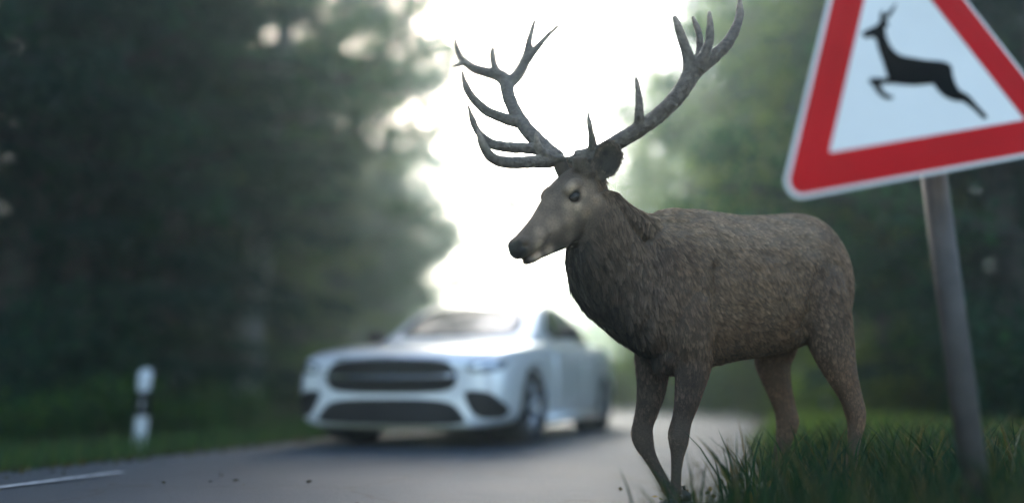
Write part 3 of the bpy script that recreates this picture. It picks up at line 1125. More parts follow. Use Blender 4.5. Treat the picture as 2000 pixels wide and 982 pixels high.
for vv in (-.14, .30):
    mb = MB()
    c = sp(.02, vv, -.02) - np.array(tag_base)
    Mx = Matrix((Vector(snx), Vector(snz), Vector(snn))).transposed().to_4x4()
    Mx.translation = Vector(c)
    mb.box((0, 0, 0), (.24, .04, .025), Mx)
    mb.obj('clamp', M_galv, sign, smooth=False)


# ------------------------------------------------------------------ red deer stag
DF = np.array([-.907, -.42, 0.]); DF /= np.linalg.norm(DF)     # body forward
DL = np.array([.42, -.907, 0.]); DL /= np.linalg.norm(DL)      # its left side, towards the camera
UP = np.array([0, 0, 1.])


def bodyY(px):
    return 3.20 + (px - 1150) / 500 * .60


db = MB()


def sec(px, pt, pb, hw, n=28, low=.9, dY=0.0, wmax=.5):
    """upright body section: top/bottom photo rows on the body's mid plane, half width in metres"""
    Y = bodyY(px) + dY
    a, b = P(px, pt, Y), P(px, pb, Y)
    h = (a[2] - b[2]) / 2
    c = (a + b) / 2
    out = []
    for j in range(n):
        q = 2 * math.pi * j / n
        s, k = math.sin(q), math.cos(q)
        w = hw * (abs(k) ** .85) * math.copysign(1, k)
        # widest a little below the middle, narrower along the spine
        prof = 1.0 - .22 * max(0, s) ** 2 - (1 - low) * max(0, -s) ** 2
        out.append(c + UP * h * s + DL * w * prof)
    return out


TORSO = [(1236, 470, 640, .10), (1252, 440, 680, .145), (1280, 424, 712, .175), (1315, 412, 728, .195), (1350, 408, 724, .205), (1395, 414, 712, .215), (1445, 421, 702, .222), (1500, 420, 692, .222), (1545, 417, 680, .215),
         (1572, 420, 668, .200), (1597, 430, 664, .18), (1615, 447, 655, .155), (1629, 472, 640, .12), (1636, 502, 610, .08)]
db.rings([sec(*t) for t in spline(TORSO, 34)])


def limb(stations, lateral=DL, n=16):
    """stations: (px, py, Y, half width fore-aft in px, half width across in m)"""
    st = spline(stations, len(stations) * 4)
    pts = [P(a, b, c) for a, b, c, _, _ in st]
    rad = []
    for (a, b, c, w, l), p in zip(st, pts):
        rad.append((max(w, 2) / pxm(c) / .95, max(l, .006)))
    # ring axis a follows DF projected, so ra is fore-aft
    db.tube(pts, rad, n=n, ref=DF)


YN_F, YF_F, YN_H, YF_H = 3.28, 3.50, 3.58, 3.84
# near fore leg (straight, carrying weight)
limb([(1352, 560, 3.30, 42, .07), (1352, 640, YN_F - .02, 48, .078), (1353, 700, YN_F, 38, .07), (1349, 740, YN_F, 31, .058), (1342, 780, YN_F, 25, .045), (1333, 815, YN_F, 19.5, .036), (1326, 845, YN_F, 20.5, .040), (1325, 862, YN_F, 19, .036),
      (1323, 890, YN_F, 13, .023), (1321, 920, YN_F, 10.5, .019), (1320, 950, YN_F, 10.5, .019), (1319, 970, YN_F, 13, .022), (1315, 984, YN_F - .02, 11.5, .02)])
# far fore leg (lifted, bent at the wrist)
limb([(1290, 600, 3.42, 42, .07), (1275, 680, YF_F, 34, .065), (1275, 720, YF_F, 33, .058), (1272, 760, YF_F, 29, .048), (1264, 800, YF_F, 23.5, .038), (1256, 828, YF_F, 20.5, .035), (1254, 848, YF_F, 21.5, .040), (1259, 868, YF_F, 19, .035),
      (1270, 892, YF_F, 13.5, .023), (1285, 920, YF_F + .01, 11.5, .019), (1299, 944, YF_F + .02, 11.5, .019), (1308, 958, YF_F + .03, 13, .021), (1322, 961, YF_F + .04, 11, .019)])
# far hind leg
limb([(1535, 600, 3.80, 52, .09), (1520, 660, YF_H, 45, .085), (1510, 700, YF_H, 39, .07), (1515, 735, YF_H, 32, .055), (1525, 770, YF_H, 26, .043), (1534, 800, YF_H, 24, .036), (1538, 822, YF_H, 25, .037), (1534, 846, YF_H, 20, .03),
      (1527, 874, YF_H, 15.5, .024), (1518, 905, YF_H, 12, .02), (1510, 928, YF_H, 12, .02), (1505, 942, YF_H, 13.5, .022), (1498, 951, YF_H - .02, 12, .02)])
# near hind leg with its thigh
limb([(1590, 520, 3.60, 60, .10), (1602, 580, YN_H, 58, .11), (1616, 640, YN_H, 50, .10), (1630, 690, YN_H, 41, .08), (1646, 735, YN_H, 31, .058), (1662, 775, YN_H, 23, .042), (1670, 803, YN_H, 22, .038), (1672, 825, YN_H, 18, .032),
      (1668, 860, YN_H, 13.5, .023), (1664, 900, YN_H, 12, .02), (1660, 935, YN_H, 12.5, .021), (1657, 953, YN_H, 14, .023), (1652, 964, YN_H - .02, 12, .021)])

# neck, one thick maned column from skull to chest: (px, py, Y, half width in the picture px, half depth m, tilt handled by the path)
NECK = [(1146, 385, 3.10, 44, .075), (1158, 420, 3.13, 52, .085), (1168, 455, 3.17, 62, .10), (1178, 490, 3.21, 73, .115), (1193, 525, 3.26, 82, .13), (1222, 556, 3.31, 86, .15), (1262, 590, 3.35, 88, .17), (1305, 628, 3.38, 78, .175), (1340, 652, 3.42, 58, .16)]
st = spline(NECK, 30)
pts = np.array([P(a, b, c) for a, b, c, _, _ in st])
nrings = []
for i in range(len(pts)):
    t = pts[min(i + 1, len(pts) - 1)] - pts[max(i - 1, 0)]
    t /= np.linalg.norm(t)
    v = np.array([1., .25, 0])
    a = np.cross(np.cross(t, UP * .0 + DF), t)
    a /= np.linalg.norm(a)
    b = np.cross(t, a)
    w = st[i][3] / pxm(st[i][2]) / .93
    nrings.append([pts[i] + a * w * math.cos(q) + b * st[i][4] * math.sin(q) for q in np.linspace(0, 2 * math.pi, 24, endpoint=False)])
db.rings(nrings)
# withers, shoulder blade, haunch, brisket, tail
Mb = np.stack([DF, DL, UP], 1)
db.ball(P(1325, 445, 3.40), (.17, .10, .085), Mb)
db.tube([P(1178, 392, 3.15), P(1212, 424, 3.21), P(1246, 448, 3.28), P(1290, 455, 3.37), P(1340, 470, 3.44), P(1400, 490, 3.50)], [.055, .066, .074, .078, .07, .05], n=12, ref=(1, 0, 0))
db.ball(P(1335, 590, 3.27), (.13, .07, .24), Mb)
db.ball(P(1308, 690, 3.33), (.08, .11, .09), Mb)
db.ball(P(1590, 520, 3.60), (.19, .09, .20), Mb)
db.ball(P(1420, 560, 3.42), (.30, .12, .22), Mb)
db.tube([P(1600, 452, 3.72), P(1622, 470, 3.76), P(1638, 500, 3.78), P(1642, 530, 3.78)], [.025, .028, .024, .012], n=10, ref=(1, 0, 0))

# ---- head in its own frame: u to the nose, v dorsal, w to its left
HF = np.array([-.80, -.60, 0.])
HPITCH = R(39.5)
hu = HF * math.cos(HPITCH) + UP * -math.sin(HPITCH)
hv = HF * math.sin(HPITCH) + UP * math.cos(HPITCH)
hw_ = np.cross(hv, hu)
if hw_ @ DL < 0:
    hw_ = -hw_
POLL = P(1127, 342, 3.10)
HS = 1.03


def HP(u, v, w=0.0):
    return POLL + (hu * u + hv * v + hw_ * w) * HS


HEAD = [(-.07, .000, -.12, .050), (-.04, .022, -.145, .066), (0.0, .034, -.165, .076), (.05, .040, -.180, .082), (.10, .040, -.184, .084), (.145, .034, -.194, .080), (.19, .022, -.196, .070), (.24, .008, -.188, .060),
        (.29, -.006, -.168, .053), (.335, -.015, -.146, .050), (.375, -.020, -.126, .051), (.405, -.025, -.116, .052), (.43, -.032, -.110, .048), (.450, -.044, -.102, .038), (.459, -.056, -.092, .024)]
hr = []
for u, vt, vb, w in spline(HEAD, 40):
    c, h = (vt + vb) / 2, (vt - vb) / 2
    ring = []
    for q in np.linspace(0, 2 * math.pi, 28, endpoint=False):
        s, k = math.sin(q), math.cos(q)
        nar = 1 - .36 * max(0, -s) ** 1.3 - .12 * max(0, s) ** 2
        ring.append(HP(u, c + h * s, w * math.copysign(abs(k) ** .85, k) * nar))
    hr.append(ring)
db.rings(hr)
Mh = np.stack([hu, hv, hw_], 1)
for s in (-1, 1):
    db.ball(HP(.112, -.004, s * .070), np.array([.050, .028, .026]) * HS, Mh)          # brow
    db.ball(HP(.135, -.058, s * .064), np.array([.042, .020, .018]) * HS, Mh)          # under the eye
    db.ball(HP(.07, -.095, s * .052), np.array([.07, .055, .032]) * HS, Mh)            # cheek
    db.ball(HP(.415, -.052, s * .026), np.array([.034, .026, .022]) * HS, Mh)          # nostril wing
    db.tube([HP(.015, .02, s * .045), HP(-.005, .065, s * .058)], [.030, .030], n=12, ref=hu)   # pedicle
    db.ball(HP(-.01, .0, s * .055), np.array([.05, .035, .03]) * HS, Mh)               # ear root
db.tube([HP(.22, -.175), HP(.30, -.153), HP(.36, -.137), HP(.405, -.129), HP(.434, -.120)], [(.020, .03), (.019, .03), (.018, .03), (.017, .028), (.014, .024)], n=12, ref=hv)   # lower jaw


def ear(base, dirU, dirS, nrm, L, W, cup):
    """cup-shaped ear with thickness"""
    nb, na = 16, 13
    front, back = [], []
    for i in range(nb):
        b = i / (nb - 1)
        w = W * max(.42 * (1 - b), math.sqrt(max(0, 1 - ((b - .55) / .46) ** 2))) + .005
        for j in range(na):
            a = -1 + 2 * j / (na - 1)
            c = base + dirU * L * b + dirS * w * a * (1 - .12 * a * a) + nrm * (cup * (abs(a) ** 2) * (1 - .5 * b) - .01 * math.sin(b * 3))
            front.append(c)
            back.append(c - nrm * .014 * (1 if 0 < j < na - 1 else .8))
    vs = front + back
    o = nb * na
    fs = []
    for i in range(nb - 1):
        for j in range(na - 1):
            q = i * na + j
            fs.append((q, q + 1, q + na + 1, q + na))
            fs.append((o + q, o + q + na, o + q + na + 1, o + q + 1))
    for i in range(nb - 1):
        for j in (0, na - 1):
            q = i * na + j
            fs.append((q, q + na, o + q + na, o + q))
    for i in (0, nb - 1):
        for j in range(na - 1):
            q = i * na + j
            fs.append((q, q + 1, o + q + 1, o + q))
    db.add(vs, fs)


eb = P(1168, 354, 3.01)
et = P(1195, 279, 2.965)
eU = et - eb
eL = np.linalg.norm(eU)
eU /= eL
eN = np.array([.15, -.95, .05]); eN -= eU * (eN @ eU); eN /= np.linalg.norm(eN)
eS = np.cross(eU, eN)
ear(eb, eU, eS, eN, eL * 1.04, .060, .055)
fU = (hv * .35 - hu * .75 - hw_ * .55); fU /= np.linalg.norm(fU)
fN = -hw_ + hu * .4; fN -= fU * (fN @ fU); fN /= np.linalg.norm(fN)
ear(HP(-.03, -.01, -.07), fU, np.cross(fU, fN), fN, .13, .05, .04)

deer_raw = db.mesh('deer_raw')
deer_me = evaluated(deer_raw, [('REMESH', {'mode': 'VOXEL', 'voxel_size': .0055}), ('SMOOTH', {'factor': .5, 'iterations': 10})])
nv = len(deer_me.vertices)
co = np.zeros(nv * 3, dtype=np.float32)
deer_me.vertices.foreach_get('co', co)
co = co.reshape(-1, 3).astype(float)


def normals(me):
    me.update()
    a = np.zeros(len(me.vertices) * 3, dtype=np.float32)
    me.vertices.foreach_get('normal', a)
    return a.reshape(-1, 3).astype(float)


nor = normals(deer_me)


def seg_dist(p, pts):
    best = np.full(len(p), 9.)
    for a, b in zip(pts[:-1], pts[1:]):
        ab = b - a
        t = np.clip(((p - a) @ ab) / (ab @ ab), 0, 1)
        best = np.minimum(best, np.linalg.norm(p - a - t[:, None] * ab, axis=1))
    return best


# carve mouth line, nostrils, eye sockets, tear gland
EYE = {}
bvd = BVHTree.FromPolygons([Vector(c) for c in co], [tuple(p.vertices) for p in deer_me.polygons])


def side_pt(u, v, s):
    o = HP(u, v, s * .4)
    h = bvd.ray_cast(Vector(o), Vector(-hw_ * s))
    return np.array(h[0]) if h[0] is not None else HP(u, v, s * .06)


for s in (-1, 1):
    mouth = [side_pt(u, v, s) for u, v in ((.30, -.094), (.33, -.102), (.36, -.107), (.39, -.109), (.42, -.107), (.446, -.102))]
    d = seg_dist(co, mouth)
    co -= nor * (.006 * np.exp(-(d / .0055) ** 2))[:, None]
    nos = side_pt(.430, -.062, s)
    d = seg_dist(co, [nos - hu * .010 - hv * .002, nos + hu * .008 + hv * .008])
    co -= nor * (.013 * np.exp(-(d / .008) ** 2))[:, None]
    ec = side_pt(.130, -.036, s)
    EYE[s] = ec
    d = np.linalg.norm(co - ec, axis=1)
    co -= nor * (.017 * np.exp(-(d / .021) ** 2))[:, None]
    lid = [ec + hu * .028 - hv * .006, ec + hu * .012 + hv * .016, ec - hu * .010 + hv * .017, ec - hu * .028 - hv * .002]
    d = seg_dist(co, lid)
    co += nor * (.007 * np.exp(-(d / .006) ** 2))[:, None]
    tear = [ec + hu * .028 - hv * .010, ec + hu * .045 - hv * .028]
    d = seg_dist(co, tear)
    co -= nor * (.006 * np.exp(-(d / .005) ** 2))[:, None]
# muscle and skin folds on shoulder and flank
for fold, dep, wid in (([P(1402, 520, 3.25), P(1405, 600, 3.22), P(1395, 680, 3.24)], .013, .024), ([P(1300, 480, 3.2), P(1290, 560, 3.15), P(1270, 640, 3.15)], .012, .026),
                       ([P(1560, 640, 3.5), P(1580, 600, 3.48), P(1585, 540, 3.48)], .012, .03), ([P(1312, 700, 3.15), P(1312, 740, 3.2)], .018, .016)):
    # measured in the plane across the deer so that only the near flank is shaped
    q = co - (co @ DL)[:, None] * DL
    fq = [f - (f @ DL) * DL for f in fold]
    d = seg_dist(q, fq)
    near = ss(.0, .08, (co - P(1420, 560, 3.5)) @ DL)
    co -= nor * (dep * np.exp(-(d / wid) ** 2) * near)[:, None]
deer_me.vertices.foreach_set('co', co.astype(np.float32).ravel())
nor = normals(deer_me)

# ---- coat colour, hair length and hair flow from anchors spread over the animal
down = -UP
# (point, colour, hair length m, flow direction, influence radius)
GB, BR, DK, LT = (.150, .120, .092), (.115, .083, .060), (.036, .033, .030), (.24, .20, .155)
ANC = []


def anc(px, py, Y, col, ln, fl, rad=.10):
    ANC.append((P(px, py, Y), np.array(col), ln, np.array(fl, float), rad))


bk = -DF
for px, py, Y in ((1360, 430, 3.3), (1420, 440, 3.35), (1490, 440, 3.4), (1560, 440, 3.5), (1310, 425, 3.3)):
    anc(px, py, Y, (.205, .172, .135), .030, bk * .9 + down * .35)
anc(1625, 460, 3.6, (.14, .11, .085), .03, bk * .7 + down * .7)
for px, py, Y in ((1400, 520, 3.2), (1470, 520, 3.25), (1540, 520, 3.35), (1450, 590, 3.2), (1530, 590, 3.35)):
    anc(px, py, Y, GB, .030, bk * .75 + down * .65)
for px, py, Y in ((1420, 670, 3.25), (1480, 665, 3.3), (1550, 645, 3.4)):
    anc(px, py, Y, (.125, .090, .064), .034, bk * .8 + down * .5)
for px, py, Y in ((1440, 705, 3.4), (1500, 695, 3.5), (1400, 712, 3.35)):
    anc(px, py, Y, (.055, .044, .036), .03, bk * .8 + down * .3, .06)
for px, py, Y in ((1610, 560, 3.45), (1625, 640, 3.45)):
    anc(px, py, Y, (.105, .082, .064), .026, bk * .35 + down)
for px, py, Y in ((1340, 520, 3.2), (1345, 600, 3.15), (1340, 660, 3.18)):
    anc(px, py, Y, (.108, .083, .062), .032, bk * .45 + down * .9)
for px, py, Y in ((1300, 500, 3.15), (1290, 580, 3.1), (1300, 650, 3.15)):
    anc(px, py, Y, (.082, .066, .053), .042, bk * .25 + down)
for px, py, Y in ((1215, 400, 3.15), (1240, 430, 3.2), (1200, 440, 3.05), (1250, 480, 3.1)):
    anc(px, py, Y, (.105, .084, .066), .046, bk * .45 + down * .9)
for px, py, Y in ((1160, 470, 3.0), (1180, 520, 3.05), (1215, 540, 3.05), (1240, 600, 3.1)):
    anc(px, py, Y, (.085, .072, .060), .052, bk * .2 + down)
for px, py, Y in ((1105, 510, 3.1), (1125, 560, 3.15), (1170, 610, 3.2), (1210, 650, 3.25), (1250, 700, 3.3), (1150, 570, 3.1)):
    anc(px, py, Y, (.020, .019, .018), .055, bk * .12 + down, .11)
for px, py, Y in ((1275, 740, 3.4), (1272, 790, 3.4), (1350, 740, 3.2), (1340, 790, 3.2), (1300, 720, 3.25)):
    anc(px, py, Y, (.062, .048, .040), .016, down, .07)
for px, py, Y in ((1254, 850, 3.45), (1285, 920, 3.45), (1325, 850, 3.22), (1321, 920, 3.22), (1320, 980, 3.22), (1308, 958, 3.5)):
    anc(px, py, Y, (.105, .085, .068), .009, down, .06)
for px, py, Y in ((1515, 730, 3.78), (1530, 790, 3.78), (1650, 740, 3.5), (1665, 800, 3.5)):
    anc(px, py, Y, (.125, .085, .058), .015, down + bk * .2, .07)
for px, py, Y in ((1520, 900, 3.8), (1505, 945, 3.8), (1665, 900, 3.55), (1657, 950, 3.55)):
    anc(px, py, Y, (.10, .08, .062), .009, down, .06)


def hanc(u, v, w, col, ln, fl=None, rad=.035, both=True):
    col = np.array(col) * np.array([1.50, 1.36, 1.22])
    ln = min(ln, .012) * .8
    f = (-hu * .9 + hv * -.1) if fl is None else fl
    for s in ((1, -1) if both and w else (1,)):
        ANC.append((HP(u, v, s * w), np.array(col), ln, f + hw_ * s * (.2 if w else 0), rad))


hanc(.02, .03, 0, (.034, .030, .026), .014)
hanc(.06, .038, .03, (.042, .036, .031), .012)
hanc(.14, .035, .0, (.066, .057, .048), .008)
hanc(.22, .01, .02, (.10, .088, .074), .006)
hanc(.30, -.01, .02, (.11, .095, .08), .005)
hanc(.38, -.022, .015, (.075, .065, .055), .004)
hanc(.13, -.008, .08, (.25, .22, .18), .006, rad=.022)
hanc(.145, -.070, .075, (.26, .23, .19), .006, rad=.024)
hanc(.175, -.05, .07, (.19, .165, .135), .006, rad=.022)
hanc(.09, -.04, .085, (.20, .175, .145), .007, rad=.025)
hanc(.04, -.04, .085, (.15, .13, .108), .010)
hanc(.06, -.10, .08, (.15, .128, .104), .012)
hanc(.12, -.11, .07, (.165, .143, .118), .010)
hanc(.20, -.09, .06, (.15, .13, .108), .007)
hanc(.27, -.07, .05, (.145, .125, .104), .006)
hanc(.34, -.06, .045, (.155, .135, .113), .005, rad=.025)
hanc(.37, -.092, .05, (.21, .185, .155), .005, rad=.02)
hanc(.39, -.128, .03, (.25, .21, .175), .006, rad=.018)
hanc(.33, -.14, .03, (.19, .165, .14), .007, rad=.022)
hanc(.22, -.14, .03, (.10, .088, .075), .012)
hanc(.12, -.17, .03, (.075, .066, .057), .02)
ANC.append((P(1185, 320, 3.0), np.array((.045, .041, .037)), .008, eU, .05))
for q, py in ((1176, 318), (1181, 300), (1186, 332)):
    ANC.append((P(q, py, 2.99), np.array((.012, .011, .010)), .006, eU, .016))
ANC.append((P(1198, 345, 3.02), np.array((.40, .35, .29)), .012, eU * .3 + down, .022))


def field(p):
    """blend anchor colour, hair length and flow at points"""
    W = np.zeros((len(p), len(ANC)))
    for k, a in enumerate(ANC):
        d2 = ((p - a[0]) ** 2).sum(1)
        W[:, k] = 1.0 / (d2 / a[4] ** 2 + .05) ** (2.3 if a[4] < .052 else 1.55)
    W /= W.sum(1)[:, None]
    return W @ np.array([a[1] for a in ANC]), W @ np.array([a[2] for a in ANC]), W @ np.array([a[3] for a in ANC])


vcol, _, _ = field(co)
local = (co - POLL) @ np.stack([hu, hv, hw_], 1) / HS            # head coordinates of every vertex


def nose_mask(l):
    u, v, w = l.T
    m = ss(.424, .436, u) * ss(-.100, -.090, v)
    return m * (np.abs(w) < .06) * (u < .5)


nm = nose_mask(local)
vcol = vcol * (1 - nm[:, None]) + np.array([.020, .020, .021]) * nm[:, None]
for s in (-1, 1):
    d = np.linalg.norm(co - EYE[s], axis=1)
    k = np.exp(-(d / .029) ** 6)
    vcol = vcol * (1 - k[:, None]) + np.array([.02, .018, .016]) * k[:, None]
    d = seg_dist(co, [side_pt(u, v, s) for u, v in ((.32, -.100), (.36, -.107), (.39, -.109), (.446, -.102))])
    k = np.exp(-(d / .005) ** 2) * .8
    vcol = vcol * (1 - k[:, None]) + np.array([.025, .022, .02]) * k[:, None]

deer = empty('deer', (float(P(1420, 970, 3.5)[0]), 3.5, 0))
tag(deer, 'large brown stag with wide antlers stepping off the verge onto the road', 'deer')
DB = np.array(deer.location)
deer_me.vertices.foreach_set('co', (co - DB).astype(np.float32).ravel())
ca = deer_me.color_attributes.new('col', 'FLOAT_COLOR', 'POINT')
full = np.ones((nv, 4), dtype=np.float32)
hd_ = ss(-.03, .06, local[:, 0]) * (np.abs(local[:, 2]) < .12) * ss(-.24, -.18, local[:, 1] + .3 * local[:, 0])
full[:, :3] = vcol * np.array([1.25, 1.08, .92]) * (.62 + .30 * hd_)[:, None]
ca.data.foreach_set('color', full.ravel())
deer_me.polygons.foreach_set('use_smooth', np.ones(len(deer_me.polygons), dtype=bool))
deer_me.update()
M_skin = mat('deer_skin', (.72, .72, .72), .65, attr='col', noise=(170, (1.25, 1.25, 1.25), 4), bump=(240, .3), spec=.15)
add('body', deer_me, M_skin, deer)

# ---- fur: one curve object, roots spread over the body by area
deer_me.calc_loop_triangles()
nt_ = len(deer_me.loop_triangles)
tri = np.zeros(nt_ * 3, dtype=np.int32)
deer_me.loop_triangles.foreach_get('vertices', tri)
tri = tri.reshape(-1, 3)
A, B_, Cc = co[tri[:, 0]], co[tri[:, 1]], co[tri[:, 2]]
area = np.linalg.norm(np.cross(B_ - A, Cc - A), axis=1) / 2
tc_ = (A + B_ + Cc) / 3
tl = (tc_ - POLL) @ np.stack([hu, hv, hw_], 1) / HS
inhead = (tl[:, 0] > -.02) & (tl[:, 0] < .5) & (np.abs(tl[:, 2]) < .11) & (tl[:, 1] > -.2)
wgt = area * np.where(inhead, 3.2, 1.0)
NH = 230000
pick = rng.choice(nt_, NH, p=wgt / wgt.sum())
r1, r2 = rng.random(NH), rng.random(NH)
fl_ = r1 + r2 > 1
r1[fl_], r2[fl_] = 1 - r1[fl_], 1 - r2[fl_]
root = A[pick] + (B_[pick] - A[pick]) * r1[:, None] + (Cc[pick] - A[pick]) * r2[:, None]
hn = nor[tri[pick, 0]]
hcol, hlen, hflow = field(root)
hl_ = (root - POLL) @ np.stack([hu, hv, hw_], 1) / HS
hmask = ss(-.01, .05, hl_[:, 0] + .3 * (hl_[:, 1] + .10)) * (hl_[:, 0] < .5) * (np.abs(hl_[:, 2]) < .105) * ss(-.15, -.115, hl_[:, 1] + .45 * hl_[:, 0])
hlen = hlen * (1 - hmask) + np.minimum(hlen, .0045) * hmask
keep = nose_mask(hl_) < .3
for s in (-1, 1):
    keep &= np.linalg.norm(root - EYE[s], axis=1) > .028
root, hn, hcol, hlen, hflow, hmask = root[keep], hn[keep], hcol[keep], hlen[keep], hflow[keep], hmask[keep]
NH = len(root)


def vnoise(p, sc, seed):
    """smooth pseudo-noise from a few sines"""
    r = np.random.default_rng(seed)
    out = np.zeros(len(p))
    for _ in range(6):
        k = r.normal(size=3) * sc
        out += np.sin(p @ k + r.uniform(0, 6.28))
    return out / 6 ** .5


hflow = hflow - (hflow * hn).sum(1)[:, None] * hn
hflow /= np.linalg.norm(hflow, axis=1)[:, None] + 1e-6
bit = np.cross(hn, hflow)
sw = .20 * vnoise(root, 16, 1) + .14 * vnoise(root, 60, 2) + rng.normal(size=NH) * .12
hdir = hflow + bit * sw[:, None]
hdir /= np.linalg.norm(hdir, axis=1)[:, None]
L = hlen * rng.uniform(.6, 1.15, NH) * (1 + .25 * vnoise(root, 35, 3))
lift = .15 + .07 * rng.random(NH) + .08 * ss(.035, .05, hlen)
L = np.where(hlen < .036, L * .86, L)
NP = 4
HPTS = np.zeros((NH, NP, 3))
for k in range(NP):
    t = k / (NP - 1)
    HPTS[:, k] = root - hn * .001 + hdir * (L * t)[:, None] + hn * (L * lift * (t - .55 * t * t))[:, None] + UP * (-.10 * L * t * t)[:, None]
# tone: strands vary, clumps vary, tips lighter on the body
NCL = NH // 13
cid = rng.choice(NH, NCL, replace=False)
kd = KDTree(NCL)
for i, q in enumerate(cid):
    kd.insert(root[q], i)
kd.balance()
near_ = np.array([kd.find(q)[1] for q in root])
cq = cid[near_]
pull = (np.where(hlen > .036, .6, np.where(hlen > .02, .5, .3)) * (1 - hmask))[:, None]
for k in range(1, NP):
    t = k / (NP - 1)
    HPTS[:, k] += (HPTS[cq, k] - HPTS[:, k]) * pull * t ** 1.2
ctone = rng.uniform(.60, 1.42, NCL)[near_]
ctone = 1 + (ctone - 1) * ss(.004, .022, hlen)
tone = (1 + .10 * vnoise(root, 30, 5)) * ctone * (1 + rng.uniform(-.32, .36, NH) * (.45 + .55 * ss(.004, .02, hlen)))
hc = np.clip(hcol * np.array([1.46, 1.18, .94]) * np.clip(tone, .35, 2.2)[:, None], .006, .6)
cv = bpy.data.hair_curves.new('fur')
cv.add_curves([NP] * NH)
cv.attributes['position'].data.foreach_set('vector', (HPTS.reshape(-1, 3) - DB).astype(np.float32).ravel())
ra = cv.attributes.get('radius') or cv.attributes.new('radius', 'FLOAT', 'POINT')
rr = np.array([.00095, .0009, .0007, .00015])[None, :] * np.where(hlen < .006, .5, np.where(hlen < .011, .7, 1.0))[:, None]
ra.data.foreach_set('value', rr.astype(np.float32).ravel())
at_ = cv.attributes.new('col', 'FLOAT_COLOR', 'CURVE')
full = np.ones((NH, 4), dtype=np.float32)
full[:, :3] = hc
at_.data.foreach_set('color', full.ravel())
M_fur = bpy.data.materials.new('deer_fur')
M_fur.use_nodes = True
nt = M_fur.node_tree
nt.nodes.remove(nt.nodes['Principled BSDF'])
a = nt.nodes.new('ShaderNodeAttribute'); a.attribute_name = 'col'
hd = nt.nodes.new('ShaderNodeBsdfDiffuse')
hg = nt.nodes.new('ShaderNodeBsdfHair')
hg.inputs['Color'].default_value = (.5, .5, .5, 1)
hg.inputs['RoughnessU'].default_value = .35
hg.inputs['RoughnessV'].default_value = .6
mx = nt.nodes.new('ShaderNodeMixShader'); mx.inputs[0].default_value = .04
hi = nt.nodes.new('ShaderNodeHairInfo')
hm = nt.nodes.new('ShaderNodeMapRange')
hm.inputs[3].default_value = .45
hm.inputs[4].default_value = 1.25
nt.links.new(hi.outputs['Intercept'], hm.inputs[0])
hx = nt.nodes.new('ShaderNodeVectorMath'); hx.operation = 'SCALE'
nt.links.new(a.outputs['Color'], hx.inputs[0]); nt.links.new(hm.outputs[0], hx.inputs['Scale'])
nt.links.new(hx.outputs[0], hd.inputs['Color'])
nt.links.new(hd.outputs[0], mx.inputs[1]); nt.links.new(hg.outputs[0], mx.inputs[2])
nt.links.new(mx.outputs[0], nt.nodes['Material Output'].inputs['Surface'])
cv.materials.append(M_fur)
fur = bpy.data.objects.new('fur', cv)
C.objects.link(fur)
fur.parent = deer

# ---- eyes
M_eye = mat('eye_dark', (.008, .005, .004), .10, spec=.22)
M_pupil = mat('pupil', (.002, .002, .002), .06, spec=.4)
for s in (1, -1):
    mb = MB()
    mb.ball(EYE[s] - hw_ * s * .0100 - DB, (.0285, .0215, .0205), Mh, 24, 16)
    ey = mb.obj('eye', M_eye, deer)
    mb = MB()
    mb.ball(EYE[s] + hw_ * s * .0092 - DB, (.011, .0065, .0022), Mh, 14, 8)
    mb.obj('pupil', M_pupil, ey)

# ---- hooves
M_hoof = mat('hoof_horn', (.022, .02, .018), .45, noise=(30, (.045, .04, .036)))


def hoof(ankle, toe, sole_z=None):
    mb = MB()
    a, t = np.array(ankle), np.array(toe)
    for s in (-1, 1):
        off = DL * .017 * s
        mb.tube([a + off * .6, a * .6 + t * .4 + off, a * .2 + t * .8 + off, t + off * .7], [(.023, .018), (.027, .019), (.023, .016), (.009, .009)], n=12, ref=DF)
    for s in (-1, 1):                                  # dew claws
        q = a - DF * .026 + UP * .03 + DL * .014 * s
        mb.tube([q, q - UP * .022 - DF * .006], [.009, .005], n=8, ref=(1, 0, 0))
    mb.v = [tuple(np.array(v) - DB) for v in mb.v]
    if sole_z is not None:
        mb.v = [(v[0], v[1], max(v[2], sole_z)) for v in mb.v]
    mb.obj('hoof', M_hoof, deer)


def stand(px, Y, dx=0.0):
    top = P(px, 0, Y)
    x = P(px, 985, Y)[0]
    z = max(float(gz([[x, Y]])[0]), .0)
    d = road_dist(np.array([[x, Y]]))[0][0]
    if d < ROAD_W / 2:
        z = .012
    return np.array([x, Y, z])


for (ax, ay, aY) in ((1315, 984, YN_F - .02), (1498, 951, YF_H - .02), (1652, 964, YN_H - .02)):
    an = P(ax, ay, aY)
    g = stand(ax, aY)
    an2 = np.array([an[0], an[1], min(an[2], g[2] + .075)])
    hoof(an + UP * .004, np.array([an[0], an[1], g[2] + .004]) + DF * .055, g[2])
an = P(1322, 961, YF_F + .04)
hoof(an, an - DF * .06 - UP * .03)

# ---- antlers, drawn as beams and tines (px, py, Y, radius m)
M_antler = mat('antler_bone', (.070, .056, .044), .6, noise=(55, (.14, .113, .088), 10), bump=(90, .6), spec=.2, attr='col')
AY = 3.07


